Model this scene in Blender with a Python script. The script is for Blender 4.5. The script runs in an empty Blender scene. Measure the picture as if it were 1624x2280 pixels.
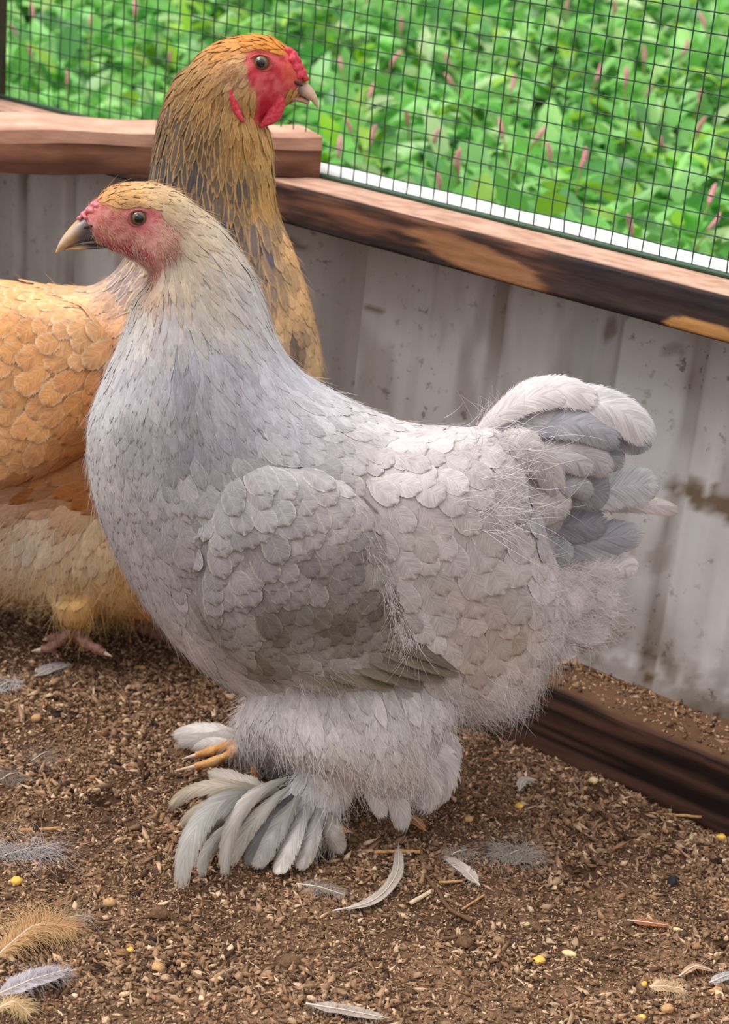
import bpy, math, random
import numpy as np
from mathutils import Vector, Matrix
from mathutils.bvhtree import BVHTree

rng = np.random.default_rng(7)
random.seed(7)
SC = bpy.context.scene
COL = SC.collection

# ------------------------------------------------------------------ camera
F = 3900.0
CAM = np.array([0.0, 0.0, 0.6])
_d = np.array([-981.0, 9971.0, F]); _d /= np.linalg.norm(_d)
_z = np.array([0.0, 0.0, 1.0]); _f = _z - (_z @ _d) * _d; _f /= np.linalg.norm(_f)
RC = np.stack([np.cross(_d, _f), _f, -_d])          # world = RC @ camera (x right, y down, z forward)
cd = bpy.data.cameras.new('camera')
cam = bpy.data.objects.new('camera', cd); COL.objects.link(cam)
M = Matrix.Identity(4)
for r in range(3):
    M[r][0] = RC[r, 0]; M[r][1] = -RC[r, 1]; M[r][2] = -RC[r, 2]; M[r][3] = CAM[r]
cam.matrix_world = M
cd.sensor_fit = 'AUTO'; cd.sensor_width = 36.0
cd.lens = F / 2280.0 * 36.0
cd.clip_start = 0.02; cd.clip_end = 60
cd.dof.use_dof = True
cd.dof.focus_distance = 1.02
cd.dof.aperture_fstop = (cd.lens / 1000.0) / 0.0047
SC.camera = cam

# ------------------------------------------------------------------ light
SC.view_settings.view_transform = 'Standard'
SC.view_settings.look = 'None'
SC.view_settings.exposure = 0.36
SC.view_settings.gamma = 1.0
SC.view_settings.use_curve_mapping = False
W = bpy.data.worlds.new('overcast_sky'); SC.world = W; W.use_nodes = True
nt = W.node_tree
bg = nt.nodes['Background']
tc = nt.nodes.new('ShaderNodeTexCoord'); sx = nt.nodes.new('ShaderNodeSeparateXYZ')
mr = nt.nodes.new('ShaderNodeMapRange')
nt.links.new(tc.outputs['Generated'], sx.inputs[0]); nt.links.new(sx.outputs['Z'], mr.inputs['Value'])
mr.inputs['From Min'].default_value = 0.0; mr.inputs['From Max'].default_value = 1.0
mr.inputs['To Min'].default_value = 0.36; mr.inputs['To Max'].default_value = 1.30
bg.inputs['Color'].default_value = (1.0, 0.972, 0.95, 1)
nt.links.new(mr.outputs['Result'], bg.inputs['Strength'])
sd = bpy.data.lights.new('sun', 'SUN'); sun = bpy.data.objects.new('sun', sd); COL.objects.link(sun)
sd.energy = 2.0; sd.angle = math.radians(34); sd.color = (1.0, 0.97, 0.92)
_sdir = Vector((-0.85, -0.02, 1.1)).normalized()      # towards the sun
sun.rotation_euler = _sdir.to_track_quat('Z', 'Y').to_euler()

# ------------------------------------------------------------------ maths helpers
def ray(px, py):
    px = np.asarray(px, float); py = np.asarray(py, float)
    v = np.stack([px - 812, py - 1140, np.full_like(px, F)], -1) @ RC.T
    return v / np.linalg.norm(v, axis=-1, keepdims=True)

def proj(P):
    c = (np.asarray(P) - CAM) @ RC
    return np.stack([812 + F * c[..., 0] / c[..., 2], 1140 + F * c[..., 1] / c[..., 2]], -1)

def on_floor(px, py, z=0.0):
    r = ray(px, py)
    return CAM + r * ((z - CAM[2]) / r[..., 2:3])

def lin(c):
    c = np.asarray(c, float) / 255.0
    return np.where(c <= 0.04045, c / 12.92, ((c + 0.055) / 1.055) ** 2.4)

def norm(v):
    return v / np.maximum(np.linalg.norm(v, axis=-1, keepdims=True), 1e-12)

def _hash(ix, iy, iz, seed):
    h = (ix * 374761393 + iy * 668265263 + iz * 2147483647 + seed * 974634777) & 0xFFFFFFFF
    h = ((h ^ (h >> 13)) * 1274126177) & 0xFFFFFFFF
    return ((h ^ (h >> 16)) & 0xFFFF) / 65535.0

def vnoise(p, scale=1.0, seed=0, octaves=1):
    p = np.asarray(p, float) * scale
    if p.shape[-1] == 2:
        p = np.concatenate([p, np.zeros(p.shape[:-1] + (1,))], -1)
    out = 0; amp = 1; tot = 0
    for o in range(octaves):
        i = np.floor(p).astype(np.int64); f = p - i; f = f * f * (3 - 2 * f)
        acc = 0
        for dx in (0, 1):
            for dy in (0, 1):
                for dz in (0, 1):
                    w = (f[..., 0] if dx else 1 - f[..., 0]) * (f[..., 1] if dy else 1 - f[..., 1]) * (f[..., 2] if dz else 1 - f[..., 2])
                    acc = acc + w * _hash(i[..., 0] + dx, i[..., 1] + dy, i[..., 2] + dz, seed + o * 17)
        out = out + acc * amp; tot += amp; amp *= 0.5; p = p * 2.03 + 3.1
    return out / tot

def smooth(a, b, x):
    t = np.clip((x - a) / (b - a), 0, 1); return t * t * (3 - 2 * t)

# ------------------------------------------------------------------ object helpers
def mesh(name, V, Fc, uv=None, cols=None, smooth_shade=True):
    """V (n,3); Fc (m,k) array of k-gons or list of such arrays"""
    V = np.ascontiguousarray(V, np.float32).reshape(-1, 3)
    parts = Fc if isinstance(Fc, list) else [Fc]
    parts = [np.asarray(p, np.int32) for p in parts if len(p)]
    me = bpy.data.meshes.new(name)
    me.vertices.add(len(V)); me.vertices.foreach_set('co', V.ravel())
    loops = np.concatenate([p.ravel() for p in parts])
    tot = np.concatenate([np.full(len(p), p.shape[1], np.int32) for p in parts])
    start = np.concatenate([[0], np.cumsum(tot)[:-1]]).astype(np.int32)
    me.loops.add(len(loops)); me.loops.foreach_set('vertex_index', loops)
    me.polygons.add(len(tot)); me.polygons.foreach_set('loop_start', start)
    try: me.polygons.foreach_set('loop_total', tot)
    except Exception: pass
    if smooth_shade:
        me.polygons.foreach_set('use_smooth', np.ones(len(tot), bool))
    if uv is not None:
        l = me.uv_layers.new(name='uv'); l.data.foreach_set('uv', np.ascontiguousarray(np.asarray(uv, np.float32)[loops]).ravel())
    for k, c in (cols or {}).items():
        a = me.color_attributes.new(k, 'FLOAT_COLOR', 'POINT')
        c = np.asarray(c, np.float32)
        if c.shape[-1] == 3: c = np.concatenate([c, np.ones((len(c), 1), np.float32)], 1)
        a.data.foreach_set('color', np.ascontiguousarray(c).ravel())
    me.update(calc_edges=True); me.validate()
    return me

def add(name, me, mat=None, parent=None, **props):
    o = bpy.data.objects.new(name, me); COL.objects.link(o)
    if mat is not None and me is not None:
        me.materials.clear(); me.materials.append(mat)
    if parent is not None:
        o.parent = parent
        o.matrix_parent_inverse = Matrix.Translation(parent.matrix_basis.translation).inverted() if parent.parent is None else Matrix.Identity(4)
    for k, v in props.items(): o[k] = v
    return o

def thing(name, label, cat, loc=(0, 0, 0), group=None):
    o = bpy.data.objects.new(name, None); COL.objects.link(o)
    o.location = loc; o.empty_display_size = 0.02
    o['label'] = label; o['category'] = cat
    if group: o['group'] = group
    return o

def grid_faces(nu, nv, close_u=False):
    """nv rows of nu verts"""
    u = np.arange(nu if close_u else nu - 1); v = np.arange(nv - 1)
    U, Vv = np.meshgrid(u, v); U = U.ravel(); Vv = Vv.ravel(); U2 = (U + 1) % nu
    return np.stack([Vv * nu + U, Vv * nu + U2, (Vv + 1) * nu + U2, (Vv + 1) * nu + U], 1)

def tube(path, rad, sides=8, cap=True):
    path = np.asarray(path, float); n = len(path)
    rad = np.broadcast_to(np.asarray(rad, float), (n,))
    T = norm(np.gradient(path, axis=0))
    up = np.array([0.0, 0.0, 1.0]) if abs(T[0, 2]) < 0.9 else np.array([1.0, 0, 0])
    A = norm(np.cross(T, up)); B = np.cross(T, A)
    th = np.linspace(0, 2 * np.pi, sides, endpoint=False)
    V = path[:, None] + rad[:, None, None] * (A[:, None] * np.cos(th)[None, :, None] + B[:, None] * np.sin(th)[None, :, None])
    V = V.reshape(-1, 3); Fq = grid_faces(sides, n, True)
    if not cap: return V, [Fq]
    c0 = len(V); V = np.concatenate([V, path[:1], path[-1:]])
    i = np.arange(sides); j = (i + 1) % sides
    t0 = np.stack([np.full(sides, c0), j, i], 1); t1 = np.stack([np.full(sides, c0 + 1), (n - 1) * sides + i, (n - 1) * sides + j], 1)
    return V, [Fq, np.concatenate([t0, t1])]

def merge(items):
    Vs = []; quads = []; tris = []; off = 0
    for V, Fs in items:
        for f in (Fs if isinstance(Fs, list) else [Fs]):
            f = np.asarray(f)
            if len(f) == 0: continue
            (quads if f.shape[1] == 4 else tris).append(f + off)
        Vs.append(V); off += len(V)
    out = []
    if quads: out.append(np.concatenate(quads))
    if tris: out.append(np.concatenate(tris))
    return np.concatenate(Vs), out

def catmull(P, n):
    P = np.asarray(P, float); m = len(P)
    E = np.concatenate([2 * P[:1] - P[1:2], P, 2 * P[-1:] - P[-2:-1]])
    t = np.linspace(0, m - 1, n); i = np.minimum(t.astype(int), m - 2); f = (t - i).reshape((-1,) + (1,) * (P.ndim - 1))
    a, b, c, d = E[i], E[i + 1], E[i + 2], E[i + 3]
    return 0.5 * (2 * b + (c - a) * f + (2 * a - 5 * b + 4 * c - d) * f ** 2 + (3 * b - 3 * c + d - a) * f ** 3)

# ------------------------------------------------------------------ node helpers
class NT:
    def __init__(s, name):
        s.m = bpy.data.materials.new(name); s.m.use_nodes = True; s.t = s.m.node_tree
        s.b = s.t.nodes['Principled BSDF']; s.b.inputs['Specular IOR Level'].default_value = 0.25
    def n(s, typ, **kw):
        x = s.t.nodes.new(typ)
        for k, v in kw.items(): setattr(x, k, v)
        return x
    def l(s, a, b): s.t.links.new(a, b)
    def val(s, sock, v):
        if hasattr(v, 'is_linked') or hasattr(v, 'links'): s.l(v, sock)
        else: sock.default_value = v
    def math(s, op, a, b=0.0, c=0.0, clamp=False):
        x = s.n('ShaderNodeMath', operation=op, use_clamp=clamp)
        for i, v in enumerate((a, b, c)): s.val(x.inputs[i], v)
        return x.outputs[0]
    def noise(s, vec, scale, detail=4, rough=0.55, dim='3D'):
        x = s.n('ShaderNodeTexNoise', noise_dimensions=dim)
        if vec is not None: s.l(vec, x.inputs['Vector'])
        x.inputs['Scale'].default_value = scale; x.inputs['Detail'].default_value = detail; x.inputs['Roughness'].default_value = rough
        return x.outputs['Fac']
    def ramp(s, fac, stops):
        x = s.n('ShaderNodeValToRGB'); s.l(fac, x.inputs[0]); e = x.color_ramp.elements
        while len(e) < len(stops): e.new(0.5)
        for i, (p, c) in enumerate(stops):
            e[i].position = p; e[i].color = tuple(c) + (1,) if len(c) == 3 else c
        return x.outputs['Color']
    def mix(s, fac, a, b, typ='MIX'):
        x = s.n('ShaderNodeMix', data_type='RGBA', blend_type=typ)
        s.val(x.inputs['Factor'], fac)
        for k, v in (('A', a), ('B', b)):
            sk = [i for i in x.inputs if i.name == k and i.type == 'RGBA'][0]
            s.val(sk, v if hasattr(v, 'links') else (tuple(v) + (1,) if len(v) == 3 else v))
        return [o for o in x.outputs if o.type == 'RGBA'][0]
    def range(s, v, a, b, c=0.0, d=1.0):
        x = s.n('ShaderNodeMapRange'); s.val(x.inputs['Value'], v)
        for k, q in zip(('From Min', 'From Max', 'To Min', 'To Max'), (a, b, c, d)): x.inputs[k].default_value = q
        return x.outputs['Result']
    def bump(s, h, strength=0.3, dist=0.001):
        x = s.n('ShaderNodeBump'); s.l(h, x.inputs['Height'])
        x.inputs['Strength'].default_value = strength; x.inputs['Distance'].default_value = dist
        s.l(x.outputs[0], s.b.inputs['Normal'])
    def coord(s, which='Object', scale=None):
        o = s.n('ShaderNodeTexCoord').outputs[which]
        if scale is None: return o
        x = s.n('ShaderNodeMapping'); s.l(o, x.inputs[0]); x.inputs['Scale'].default_value = scale
        return x.outputs[0]
    def attr(s, name): return s.n('ShaderNodeAttribute', attribute_name=name).outputs['Color']
    def base(s, c): s.val(s.b.inputs['Base Color'], c if hasattr(c, 'links') else tuple(c) + (1,))
    def rough(s, v): s.val(s.b.inputs['Roughness'], v)

def flat_mat(name, rgb, rough=0.6, spec=0.25, noise=None):
    n = NT(name); c = lin(rgb)
    if noise:
        f = n.noise(n.coord(), noise[0], 3)
        n.base(n.ramp(f, [(0.3, tuple(c * noise[1])), (0.7, tuple(np.minimum(c * noise[2], 1)))]))
    else: n.base(tuple(c))
    n.rough(rough); n.b.inputs['Specular IOR Level'].default_value = spec
    return n.m

def vcol_mat(name, rough=0.75, bump=None, mult=None, spec=0.2):
    n = NT(name); c = n.attr('ca')
    if mult:
        f = n.noise(n.coord('Object', mult[3] if len(mult) > 3 else None), mult[0], 5, 0.6)
        c = n.mix(1.0, c, n.ramp(f, [(0.25, (mult[1],) * 3), (0.75, (mult[2],) * 3)]), 'MULTIPLY')
    n.base(c); n.rough(rough); n.b.inputs['Specular IOR Level'].default_value = spec
    if bump: n.bump(n.noise(n.coord('Object', bump[3] if len(bump) > 3 else None), bump[0], 5, 0.6), bump[1], bump[2])
    return n.m

# ------------------------------------------------------------------ coop walls
WU = np.array([0.79994833, -0.60006889, 0.0]); WN = np.array([0.60006889, 0.79994833, 0.0]); WD = 1.0424147
ZUP = np.array([0.0, 0.0, 1.0])
def wall(s, off, z):          # off > 0: into the coop
    s, off, z = np.broadcast_arrays(np.asarray(s, float), np.asarray(off, float), np.asarray(z, float))
    return s[..., None] * WU + (WD - off)[..., None] * WN + z[..., None] * ZUP
def on_wall(px, py, off=0.0):
    r = ray(px, py); P = CAM + r * ((WD - off - WN @ CAM) / (r @ WN))[..., None]
    return P @ WU, P[..., 2]
S0, S1 = -1.258, -0.16         # corner post .. far right end
ZT = 0.3472

m_metal = NT('dirty_white_metal')
co = m_metal.coord()
sp1 = m_metal.noise(co, 130, 3, 0.6); sp2 = m_metal.noise(co, 9, 4, 0.6)
speck = m_metal.math('MULTIPLY', m_metal.range(sp1, 0.60, 0.68), m_metal.range(sp2, 0.44, 0.56))
strk = m_metal.noise(m_metal.coord('Object', (1, 1, 0.08)), 22, 4, 0.6)
sz = m_metal.n('ShaderNodeSeparateXYZ'); m_metal.l(co, sz.inputs[0])
low = m_metal.range(sz.outputs['Z'], 0.12, 0.035)
base = m_metal.mix(m_metal.range(strk, 0.45, 0.75, 0.0, 0.45), tuple(lin((206, 203, 205))), tuple(lin((150, 138, 128))))
base = m_metal.mix(m_metal.math('MULTIPLY', m_metal.math('ADD', low, 0.12), m_metal.range(sp2, 0.42, 0.62)), base, tuple(lin((120, 104, 88))))
base = m_metal.mix(m_metal.math('MULTIPLY', speck, 0.62), base, tuple(lin((88, 70, 55))))
m_metal.base(m_metal.mix(1.0, base, m_metal.attr('ca'), 'MULTIPLY')); m_metal.rough(0.5); m_metal.bump(sp1, 0.15, 0.0006)
m_metal = m_metal.m

def metal_panel(name, s0, s1, z0, z1, mat, phase=-0.597, kind='structure', frame=wall):
    """9-inch ribbed panel seen from inside: major ribs recess away from the coop, two minor ribs between"""
    per = 0.2283; prof = []
    k0 = math.floor((s0 - phase) / per) - 1; k1 = math.ceil((s1 - phase) / per) + 1
    for k in range(k0, k1):
        c = phase + k * per
        prof += [(c - 0.026, 0), (c - 0.025, 0.0), (c - 0.009, -0.017), (c - 0.004, -0.0175), (c + 0.000, -0.0162), (c + 0.004, -0.0175), (c + 0.009, -0.017), (c + 0.022, 0), (c + 0.023, 0)]
        for q in (0.082, 0.146):
            prof += [(c + q - 0.008, 0), (c + q - 0.0045, -0.0028), (c + q + 0.0045, -0.0028), (c + q + 0.008, 0)]
    prof = np.array([p for p in prof if s0 <= p[0] <= s1]); prof = np.concatenate([[[s0, 0]], prof, [[s1, 0]]])
    fine = [prof[:1]]
    for a, b in zip(prof[:-1], prof[1:]):
        k = max(1, int(np.ceil((b[0] - a[0]) / .005))); fine.append(a + (b - a) * (np.arange(1, k + 1) / k)[:, None])
    prof = np.concatenate(fine); zs = np.linspace(z0, z1, 80)
    S, Z = np.meshgrid(prof[:, 0], zs); O, _ = np.meshgrid(prof[:, 1], zs)
    bend = 0.0008 * np.sin(S * 9 + Z * 14)
    V = frame(S, O + bend, Z).reshape(-1, 3); n = len(prof)
    Vb = frame(S, O + bend - 0.0006, Z).reshape(-1, 3)
    f = grid_faces(n, 80); fb = f[:, ::-1] + len(V)
    # dirt that has settled: grooves, splash zone at the bottom, smears
    s_, z_, o_ = S.ravel(), Z.ravel(), O.ravel(); sz2 = np.stack([s_, z_], -1)
    nz = vnoise(sz2 * np.array([1, .35]), 40, 51, 3); nf = vnoise(sz2, 150, 52, 3)
    groove = smooth(0, -.0028, o_) * smooth(-.0034, -.0028, o_ - 0.0) ; groove = np.where(o_ > -.004, smooth(0, -.0028, o_), smooth(-.013, -.017, o_) * .6)
    dirt = .34 * groove * smooth(.3, .6, nz) + .35 * smooth(.55, .75, nz) + .5 * smooth(.10, .04, z_) * smooth(.42, .6, nf)
    for (px, py, rx, rz, a) in ((1590, 1118, .030, .010, .95), (1560, 1105, .012, .012, .8), (1440, 1075, .010, .006, .6), (660, 545, .016, .003, .7), (830, 690, .010, .003, .8), (1500, 780, .008, .006, .5), (1465, 1250, .010, .012, .5), (1330, 740, .006, .010, .7), (1390, 1500, .03, .006, .5), (1560, 1570, .03, .008, .5)):
        if frame is wall:
            sc, zc = on_wall(np.array([float(px)]), np.array([float(py)])); q = np.hypot((s_ - sc) / rx, (z_ - zc) / rz)
            dirt = np.maximum(dirt, a * smooth(1.3, .5, q + (nf - .5) * 1.6))
    cc = 1 - dirt[:, None] * (1 - lin((112, 92, 72)) / lin((206, 203, 205)))
    me = mesh(name, np.concatenate([V, Vb]), np.concatenate([f, fb]), smooth_shade=False, cols={'ca': np.concatenate([cc, cc])})
    return add(name, me, mat, kind=kind)
metal_panel('wall_right', S0, S1, 0.03, ZT - 0.002, m_metal)

# left wall, running from the corner post towards the viewer, outside the frame
LC = wall(S0, 0.0, 0.0)
def wall2(s, off, z):
    s, off, z = np.broadcast_arrays(np.asarray(s, float), np.asarray(off, float), np.asarray(z, float))
    return LC - s[..., None] * WN + off[..., None] * WU + z[..., None] * ZUP
metal_panel('wall_left', 0.02, 1.0, 0.03, ZT - 0.002, m_metal, phase=0.1, frame=wall2)

def board(name, frame, s0, s1, o0, o1, z0, z1, colf, mat, ns=300, wav=0.0008, parent=None, **props):
    """wooden board with per-vertex colour; colf(s, off, z, face) -> (n,3)"""
    ss = np.linspace(s0, s1, ns)
    b = 0.0016
    ring = [(o1, z0 + b), (o1, z0 + 0.25 * (z1 - z0)), (o1, z0 + 0.5 * (z1 - z0)), (o1, z0 + 0.75 * (z1 - z0)), (o1, z1 - b), (o1 - b, z1),
            (o1 - 0.3 * (o1 - o0), z1), (o0 + 0.3 * (o1 - o0), z1), (o0, z1), (o0, z0), (o1 - b, z0)]
    extra = []
    for i in range(4):   # refine the front face
        for q in np.linspace(0, 1, 5)[:-1]:
            a = np.array(ring[i]); c = np.array(ring[i + 1]); extra.append(a + (c - a) * q)
    top = []
    for i in range(4, 8):
        for q in np.linspace(0, 1, 4)[:-1]:
            a = np.array(ring[i]); c = np.array(ring[i + 1]); top.append(a + (c - a) * q)
    ringp = np.array(extra + top + [np.array(r) for r in ring[8:]])
    nr = len(ringp)
    S = np.repeat(ss, nr).reshape(ns, nr); O = np.tile(ringp[:, 0], (ns, 1)); Z = np.tile(ringp[:, 1], (ns, 1))
    w = (vnoise(np.stack([S * 14, np.tile(np.arange(nr) * 0.35, (ns, 1))], -1), 1, 3, 3) - 0.5) * 2 * wav
    front = O > o1 - 0.004
    O2 = O + np.where(front, w, 0); Z2 = Z + np.where(~front & (Z > z1 - 0.001), w, 0)
    V = frame(S, O2, Z2).reshape(-1, 3)
    C = colf(S.ravel(), O.ravel(), Z.ravel())
    Fq = grid_faces(nr, ns, True)
    e0 = np.arange(nr); caps = []
    V = np.concatenate([V, V[:nr].mean(0, keepdims=True), V[-nr:].mean(0, keepdims=True)])
    C = np.concatenate([C, C[:nr].mean(0, keepdims=True), C[-nr:].mean(0, keepdims=True)])
    j = (e0 + 1) % nr; k = len(V)
    caps = np.concatenate([np.stack([np.full(nr, k - 2), j, e0], 1), np.stack([np.full(nr, k - 1), (ns - 1) * nr + e0, (ns - 1) * nr + j], 1)])
    me = mesh(name, V, [Fq, caps], cols={'ca': C})
    o = add(name, me, mat, parent, **props)
    md = o.modifiers.new('edge', 'EDGE_SPLIT'); md.split_angle = math.radians(50)
    return o
m_wood = vcol_mat('weathered_wood', 0.8, (60, 0.35, 0.0008, (1, 1, 6)), (55, 0.78, 1.18, (1, 1, 5)))

def mixc(a, b, t): return a + (b - a) * np.clip(t, 0, 1)[:, None]
def rail_col(S, O, Z):
    n = len(S); p = np.stack([S * 22, Z * 190, O * 90], -1)
    g = vnoise(p, 1, 5, 3); g2 = vnoise(np.stack([S * 60, Z * 500, O * 500], -1), 1, 9, 2)
    front = O > 0.046
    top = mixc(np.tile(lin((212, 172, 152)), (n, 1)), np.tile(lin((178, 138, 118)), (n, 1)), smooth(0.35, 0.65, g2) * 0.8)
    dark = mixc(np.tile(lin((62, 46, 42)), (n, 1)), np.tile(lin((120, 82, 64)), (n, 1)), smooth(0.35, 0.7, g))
    # bare, unstained patches and black stained stretch; left end and lower edge darkened too
    q = proj(wall(S, O, Z)); X, Y = q[:, 0], q[:, 1]
    zrel = (Z - (ZT - 0.029)) / 0.029
    black = np.maximum(smooth(1160, 1330, X + 60 * (g - .5)), smooth(330, 240, X))
    col = mixc(dark, np.tile(lin((44, 40, 44)), (n, 1)), black * smooth(-0.2, 0.3, 0.55 + (g - .5)) * 0.85)
    edge = smooth(0.30, 0.06, zrel + (g2 - .5) * 0.25 - 0.22 * smooth(600, 860, X) * smooth(1180, 900, X) * 0.6)
    col = mixc(col, np.tile(lin((40, 33, 32)), (n, 1)), edge * 0.9)
    bare = smooth(0.35, 0.6, 1 - np.abs((X - 1060) / 230) ** 1.6 - np.abs((zrel - (0.42 - (X - 1060) / 700)) / 0.52) ** 2 + (g - .5) * 0.7)
    col = mixc(col, np.tile(lin((158, 112, 78)), (n, 1)), bare * (0.55 + 0.6 * g))
    bare2 = smooth(0.3, 0.5, 1 - np.abs((X - 1570) / 120) ** 2 - np.abs((zrel - 0.12) / 0.30) ** 2 + (g2 - .5) * 0.3)
    col = mixc(col, np.tile(lin((172, 125, 75)), (n, 1)), bare2)
    bare3 = smooth(0.62, 0.8, g) * smooth(960, 760, X) * 0.6
    col = mixc(col, np.tile(lin((150, 100, 72)), (n, 1)), bare3)
    under = Z < ZT - 0.0285
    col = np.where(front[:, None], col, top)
    return np.where(under[:, None], lin((58, 44, 38))[None], col)
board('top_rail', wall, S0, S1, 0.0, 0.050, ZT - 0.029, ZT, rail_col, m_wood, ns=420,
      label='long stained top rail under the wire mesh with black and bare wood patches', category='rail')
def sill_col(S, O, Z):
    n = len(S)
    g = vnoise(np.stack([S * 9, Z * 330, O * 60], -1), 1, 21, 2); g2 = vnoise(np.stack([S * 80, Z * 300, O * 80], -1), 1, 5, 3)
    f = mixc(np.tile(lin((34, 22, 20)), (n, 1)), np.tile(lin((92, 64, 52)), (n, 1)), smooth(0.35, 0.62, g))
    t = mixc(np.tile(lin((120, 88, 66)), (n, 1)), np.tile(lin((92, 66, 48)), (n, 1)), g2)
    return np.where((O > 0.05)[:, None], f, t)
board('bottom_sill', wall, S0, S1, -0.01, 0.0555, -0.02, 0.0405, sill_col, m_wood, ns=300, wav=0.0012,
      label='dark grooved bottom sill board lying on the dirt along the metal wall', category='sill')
for nm, lb, a in (('top_rail', 'pale top rail of the side wall left of the corner post', (0, .05, ZT - .029, ZT)),):
    board(nm, wall2, 0.03, 1.0, *a, rail_col, m_wood, ns=60, label=lb, category='rail')

# corner post
pv = []
for zz in np.linspace(0.0, 0.95, 12):
    for a, b in ((S0 - 0.03, -0.03), (S0 + 0.0, -0.03), (S0 + 0.004, 0.0), (S0 + 0.004, 0.048), (S0, 0.052), (S0 - 0.03, 0.052)):
        pv.append(wall(a, b, zz))
pv = np.array(pv); pf = grid_faces(6, 12, True)
caps = np.array([[66, 67, 68, 69], [66, 69, 70, 71], [3, 2, 1, 0], [5, 4, 3, 0]])
add('corner_post', mesh('corner_post', pv, np.concatenate([pf, caps]), smooth_shade=False), flat_mat('dark_post', (74, 52, 44), 0.8, 0.2, (40, .7, 1.25)),
    label='dark upright corner post where the metal wall ends', category='post')

# roost beam laid over the rail
bA = on_floor(-160, 383, ZT); bB = on_floor(712, 397, ZT)
bd = norm(bB - bA); bn = np.array([-bd[1], bd[0], 0.0])
def beamf(s, off, z):
    s, off, z = np.broadcast_arrays(np.asarray(s, float), np.asarray(off, float), np.asarray(z, float))
    return bA + s[..., None] * bd - off[..., None] * bn + (z - ZT)[..., None] * ZUP
BL = np.linalg.norm(bB - bA)
ns = 140; ss = np.linspace(0, BL, ns)
hz = 0.0315
back = 0.056 + 0.016 * smooth(0.19, 0.09, ss) + 0.002 * np.sin(ss * 40)
Vb, Cb = [], []
rr = [(0.0, 0.0), (0.0, .25), (0, .5), (0, .68), (0.0, .70), (0.0, .78), (-.0012, .97), (-.003, 1.0), (-.25, 1.0), (-.5, 1.0), (-.8, 1.0), (-1, .98), (-1, 0.5), (-1, 0)]
for i, s in enumerate(ss):
    for (o, z) in rr:
        off = o * (back[i] if o <= -0.2 else 1.0)
        Vb.append(beamf(s, off, ZT + z * hz + 0.0008 * math.sin(s * 55 + z * 3)))
        g = 0.0
        Cb.append((s, o, z))
Vb = np.array(Vb); Cb = np.array(Cb)
g = vnoise(np.stack([Cb[:, 0] * 18, Cb[:, 2] * 7, Cb[:, 1] * 5], -1), 1, 33, 3)
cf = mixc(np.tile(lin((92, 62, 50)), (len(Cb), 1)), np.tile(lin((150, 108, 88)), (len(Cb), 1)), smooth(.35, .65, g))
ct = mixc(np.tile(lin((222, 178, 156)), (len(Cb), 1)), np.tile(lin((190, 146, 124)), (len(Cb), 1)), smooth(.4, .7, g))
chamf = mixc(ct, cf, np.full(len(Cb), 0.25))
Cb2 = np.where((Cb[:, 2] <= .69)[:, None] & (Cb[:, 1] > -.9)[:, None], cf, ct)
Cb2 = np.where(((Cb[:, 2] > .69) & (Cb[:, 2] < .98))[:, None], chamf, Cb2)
nr = len(rr); Fb = grid_faces(nr, ns, True)
k = len(Vb); Vb = np.concatenate([Vb, Vb[:nr].mean(0, keepdims=True), Vb[-nr:].mean(0, keepdims=True)]); Cb2 = np.concatenate([Cb2, Cb2[:1], Cb2[-nr:-nr + 1]])
e0 = np.arange(nr); j = (e0 + 1) % nr
caps = np.concatenate([np.stack([np.full(nr, k), j, e0], 1), np.stack([np.full(nr, k + 1), (ns - 1) * nr + e0, (ns - 1) * nr + j], 1)])
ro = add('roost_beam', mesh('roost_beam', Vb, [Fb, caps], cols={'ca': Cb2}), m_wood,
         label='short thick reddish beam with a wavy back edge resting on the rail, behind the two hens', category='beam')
ro.modifiers.new('edge', 'EDGE_SPLIT').split_angle = math.radians(40)

# wire mesh
m_wire = flat_mat('green_black_wire', (48, 78, 58), 0.5, 0.4)
GS0 = (np.array([0.09930707, 1.2286089, 0]) @ WU); GZ0 = -0.10144743 + 0.6; CELL = 0.0127
def wire_panel(name, frame, s0, s1, sph, z0, z1, label, seed):
    items = []
    r = np.random.default_rng(seed)
    for i in range(math.ceil((s0 - sph) / CELL), math.floor((s1 - sph) / CELL) + 1):
        zz = np.linspace(z0, z1, 26); s = sph + i * CELL
        off = 0.0006 + 0.0004 * np.sin(zz / CELL * math.pi + i * math.pi)
        P = frame(s + (vnoise(np.stack([zz * 30, np.full_like(zz, i * 3.1)], -1), 1, seed, 2) - .5) * 0.0022, off, zz)
        items.append(tube(P, 0.0005, 4, False))
    for jn in range(math.ceil((z0 - GZ0) / CELL), math.floor((z1 - GZ0) / CELL) + 1):
        s = np.linspace(s0, s1, 70); z = GZ0 + jn * CELL
        P = frame(s, -0.0003 + 0 * s, z + (vnoise(np.stack([s * 22, np.full_like(s, jn * 2.3)], -1), 1, seed + 4, 2) - .5) * 0.0022)
        items.append(tube(P, 0.0005, 4, False))
    # dark folded lower edge
    a = [frame(s0, 0.0035, z0 - .0005), frame(s1, 0.0035, z0 - .0005)]
    e = np.array([[frame(s, o, z) for o, z in ((-.001, z0 - .001), (.004, z0 - .001), (.004, z0 + .0022), (-.001, z0 + .0022))] for s in np.linspace(s0, s1, 30)]).reshape(-1, 3)
    items.append((e, [grid_faces(4, 30, True)]))
    V, Fs = merge(items)
    return add(name, mesh(name, V, Fs), m_wire, label=label, category='wire mesh')
wire_panel('wire_mesh', wall, S0 + .004, S1, GS0, ZT + 0.001, 0.66, 'dark green square wire mesh stretched above the long top rail', 3)
wire_panel('wire_mesh', wall2, 0.03, 1.0, 0.0, ZT + 0.001, 0.66, 'square wire mesh of the side wall past the corner post', 5)

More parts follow.
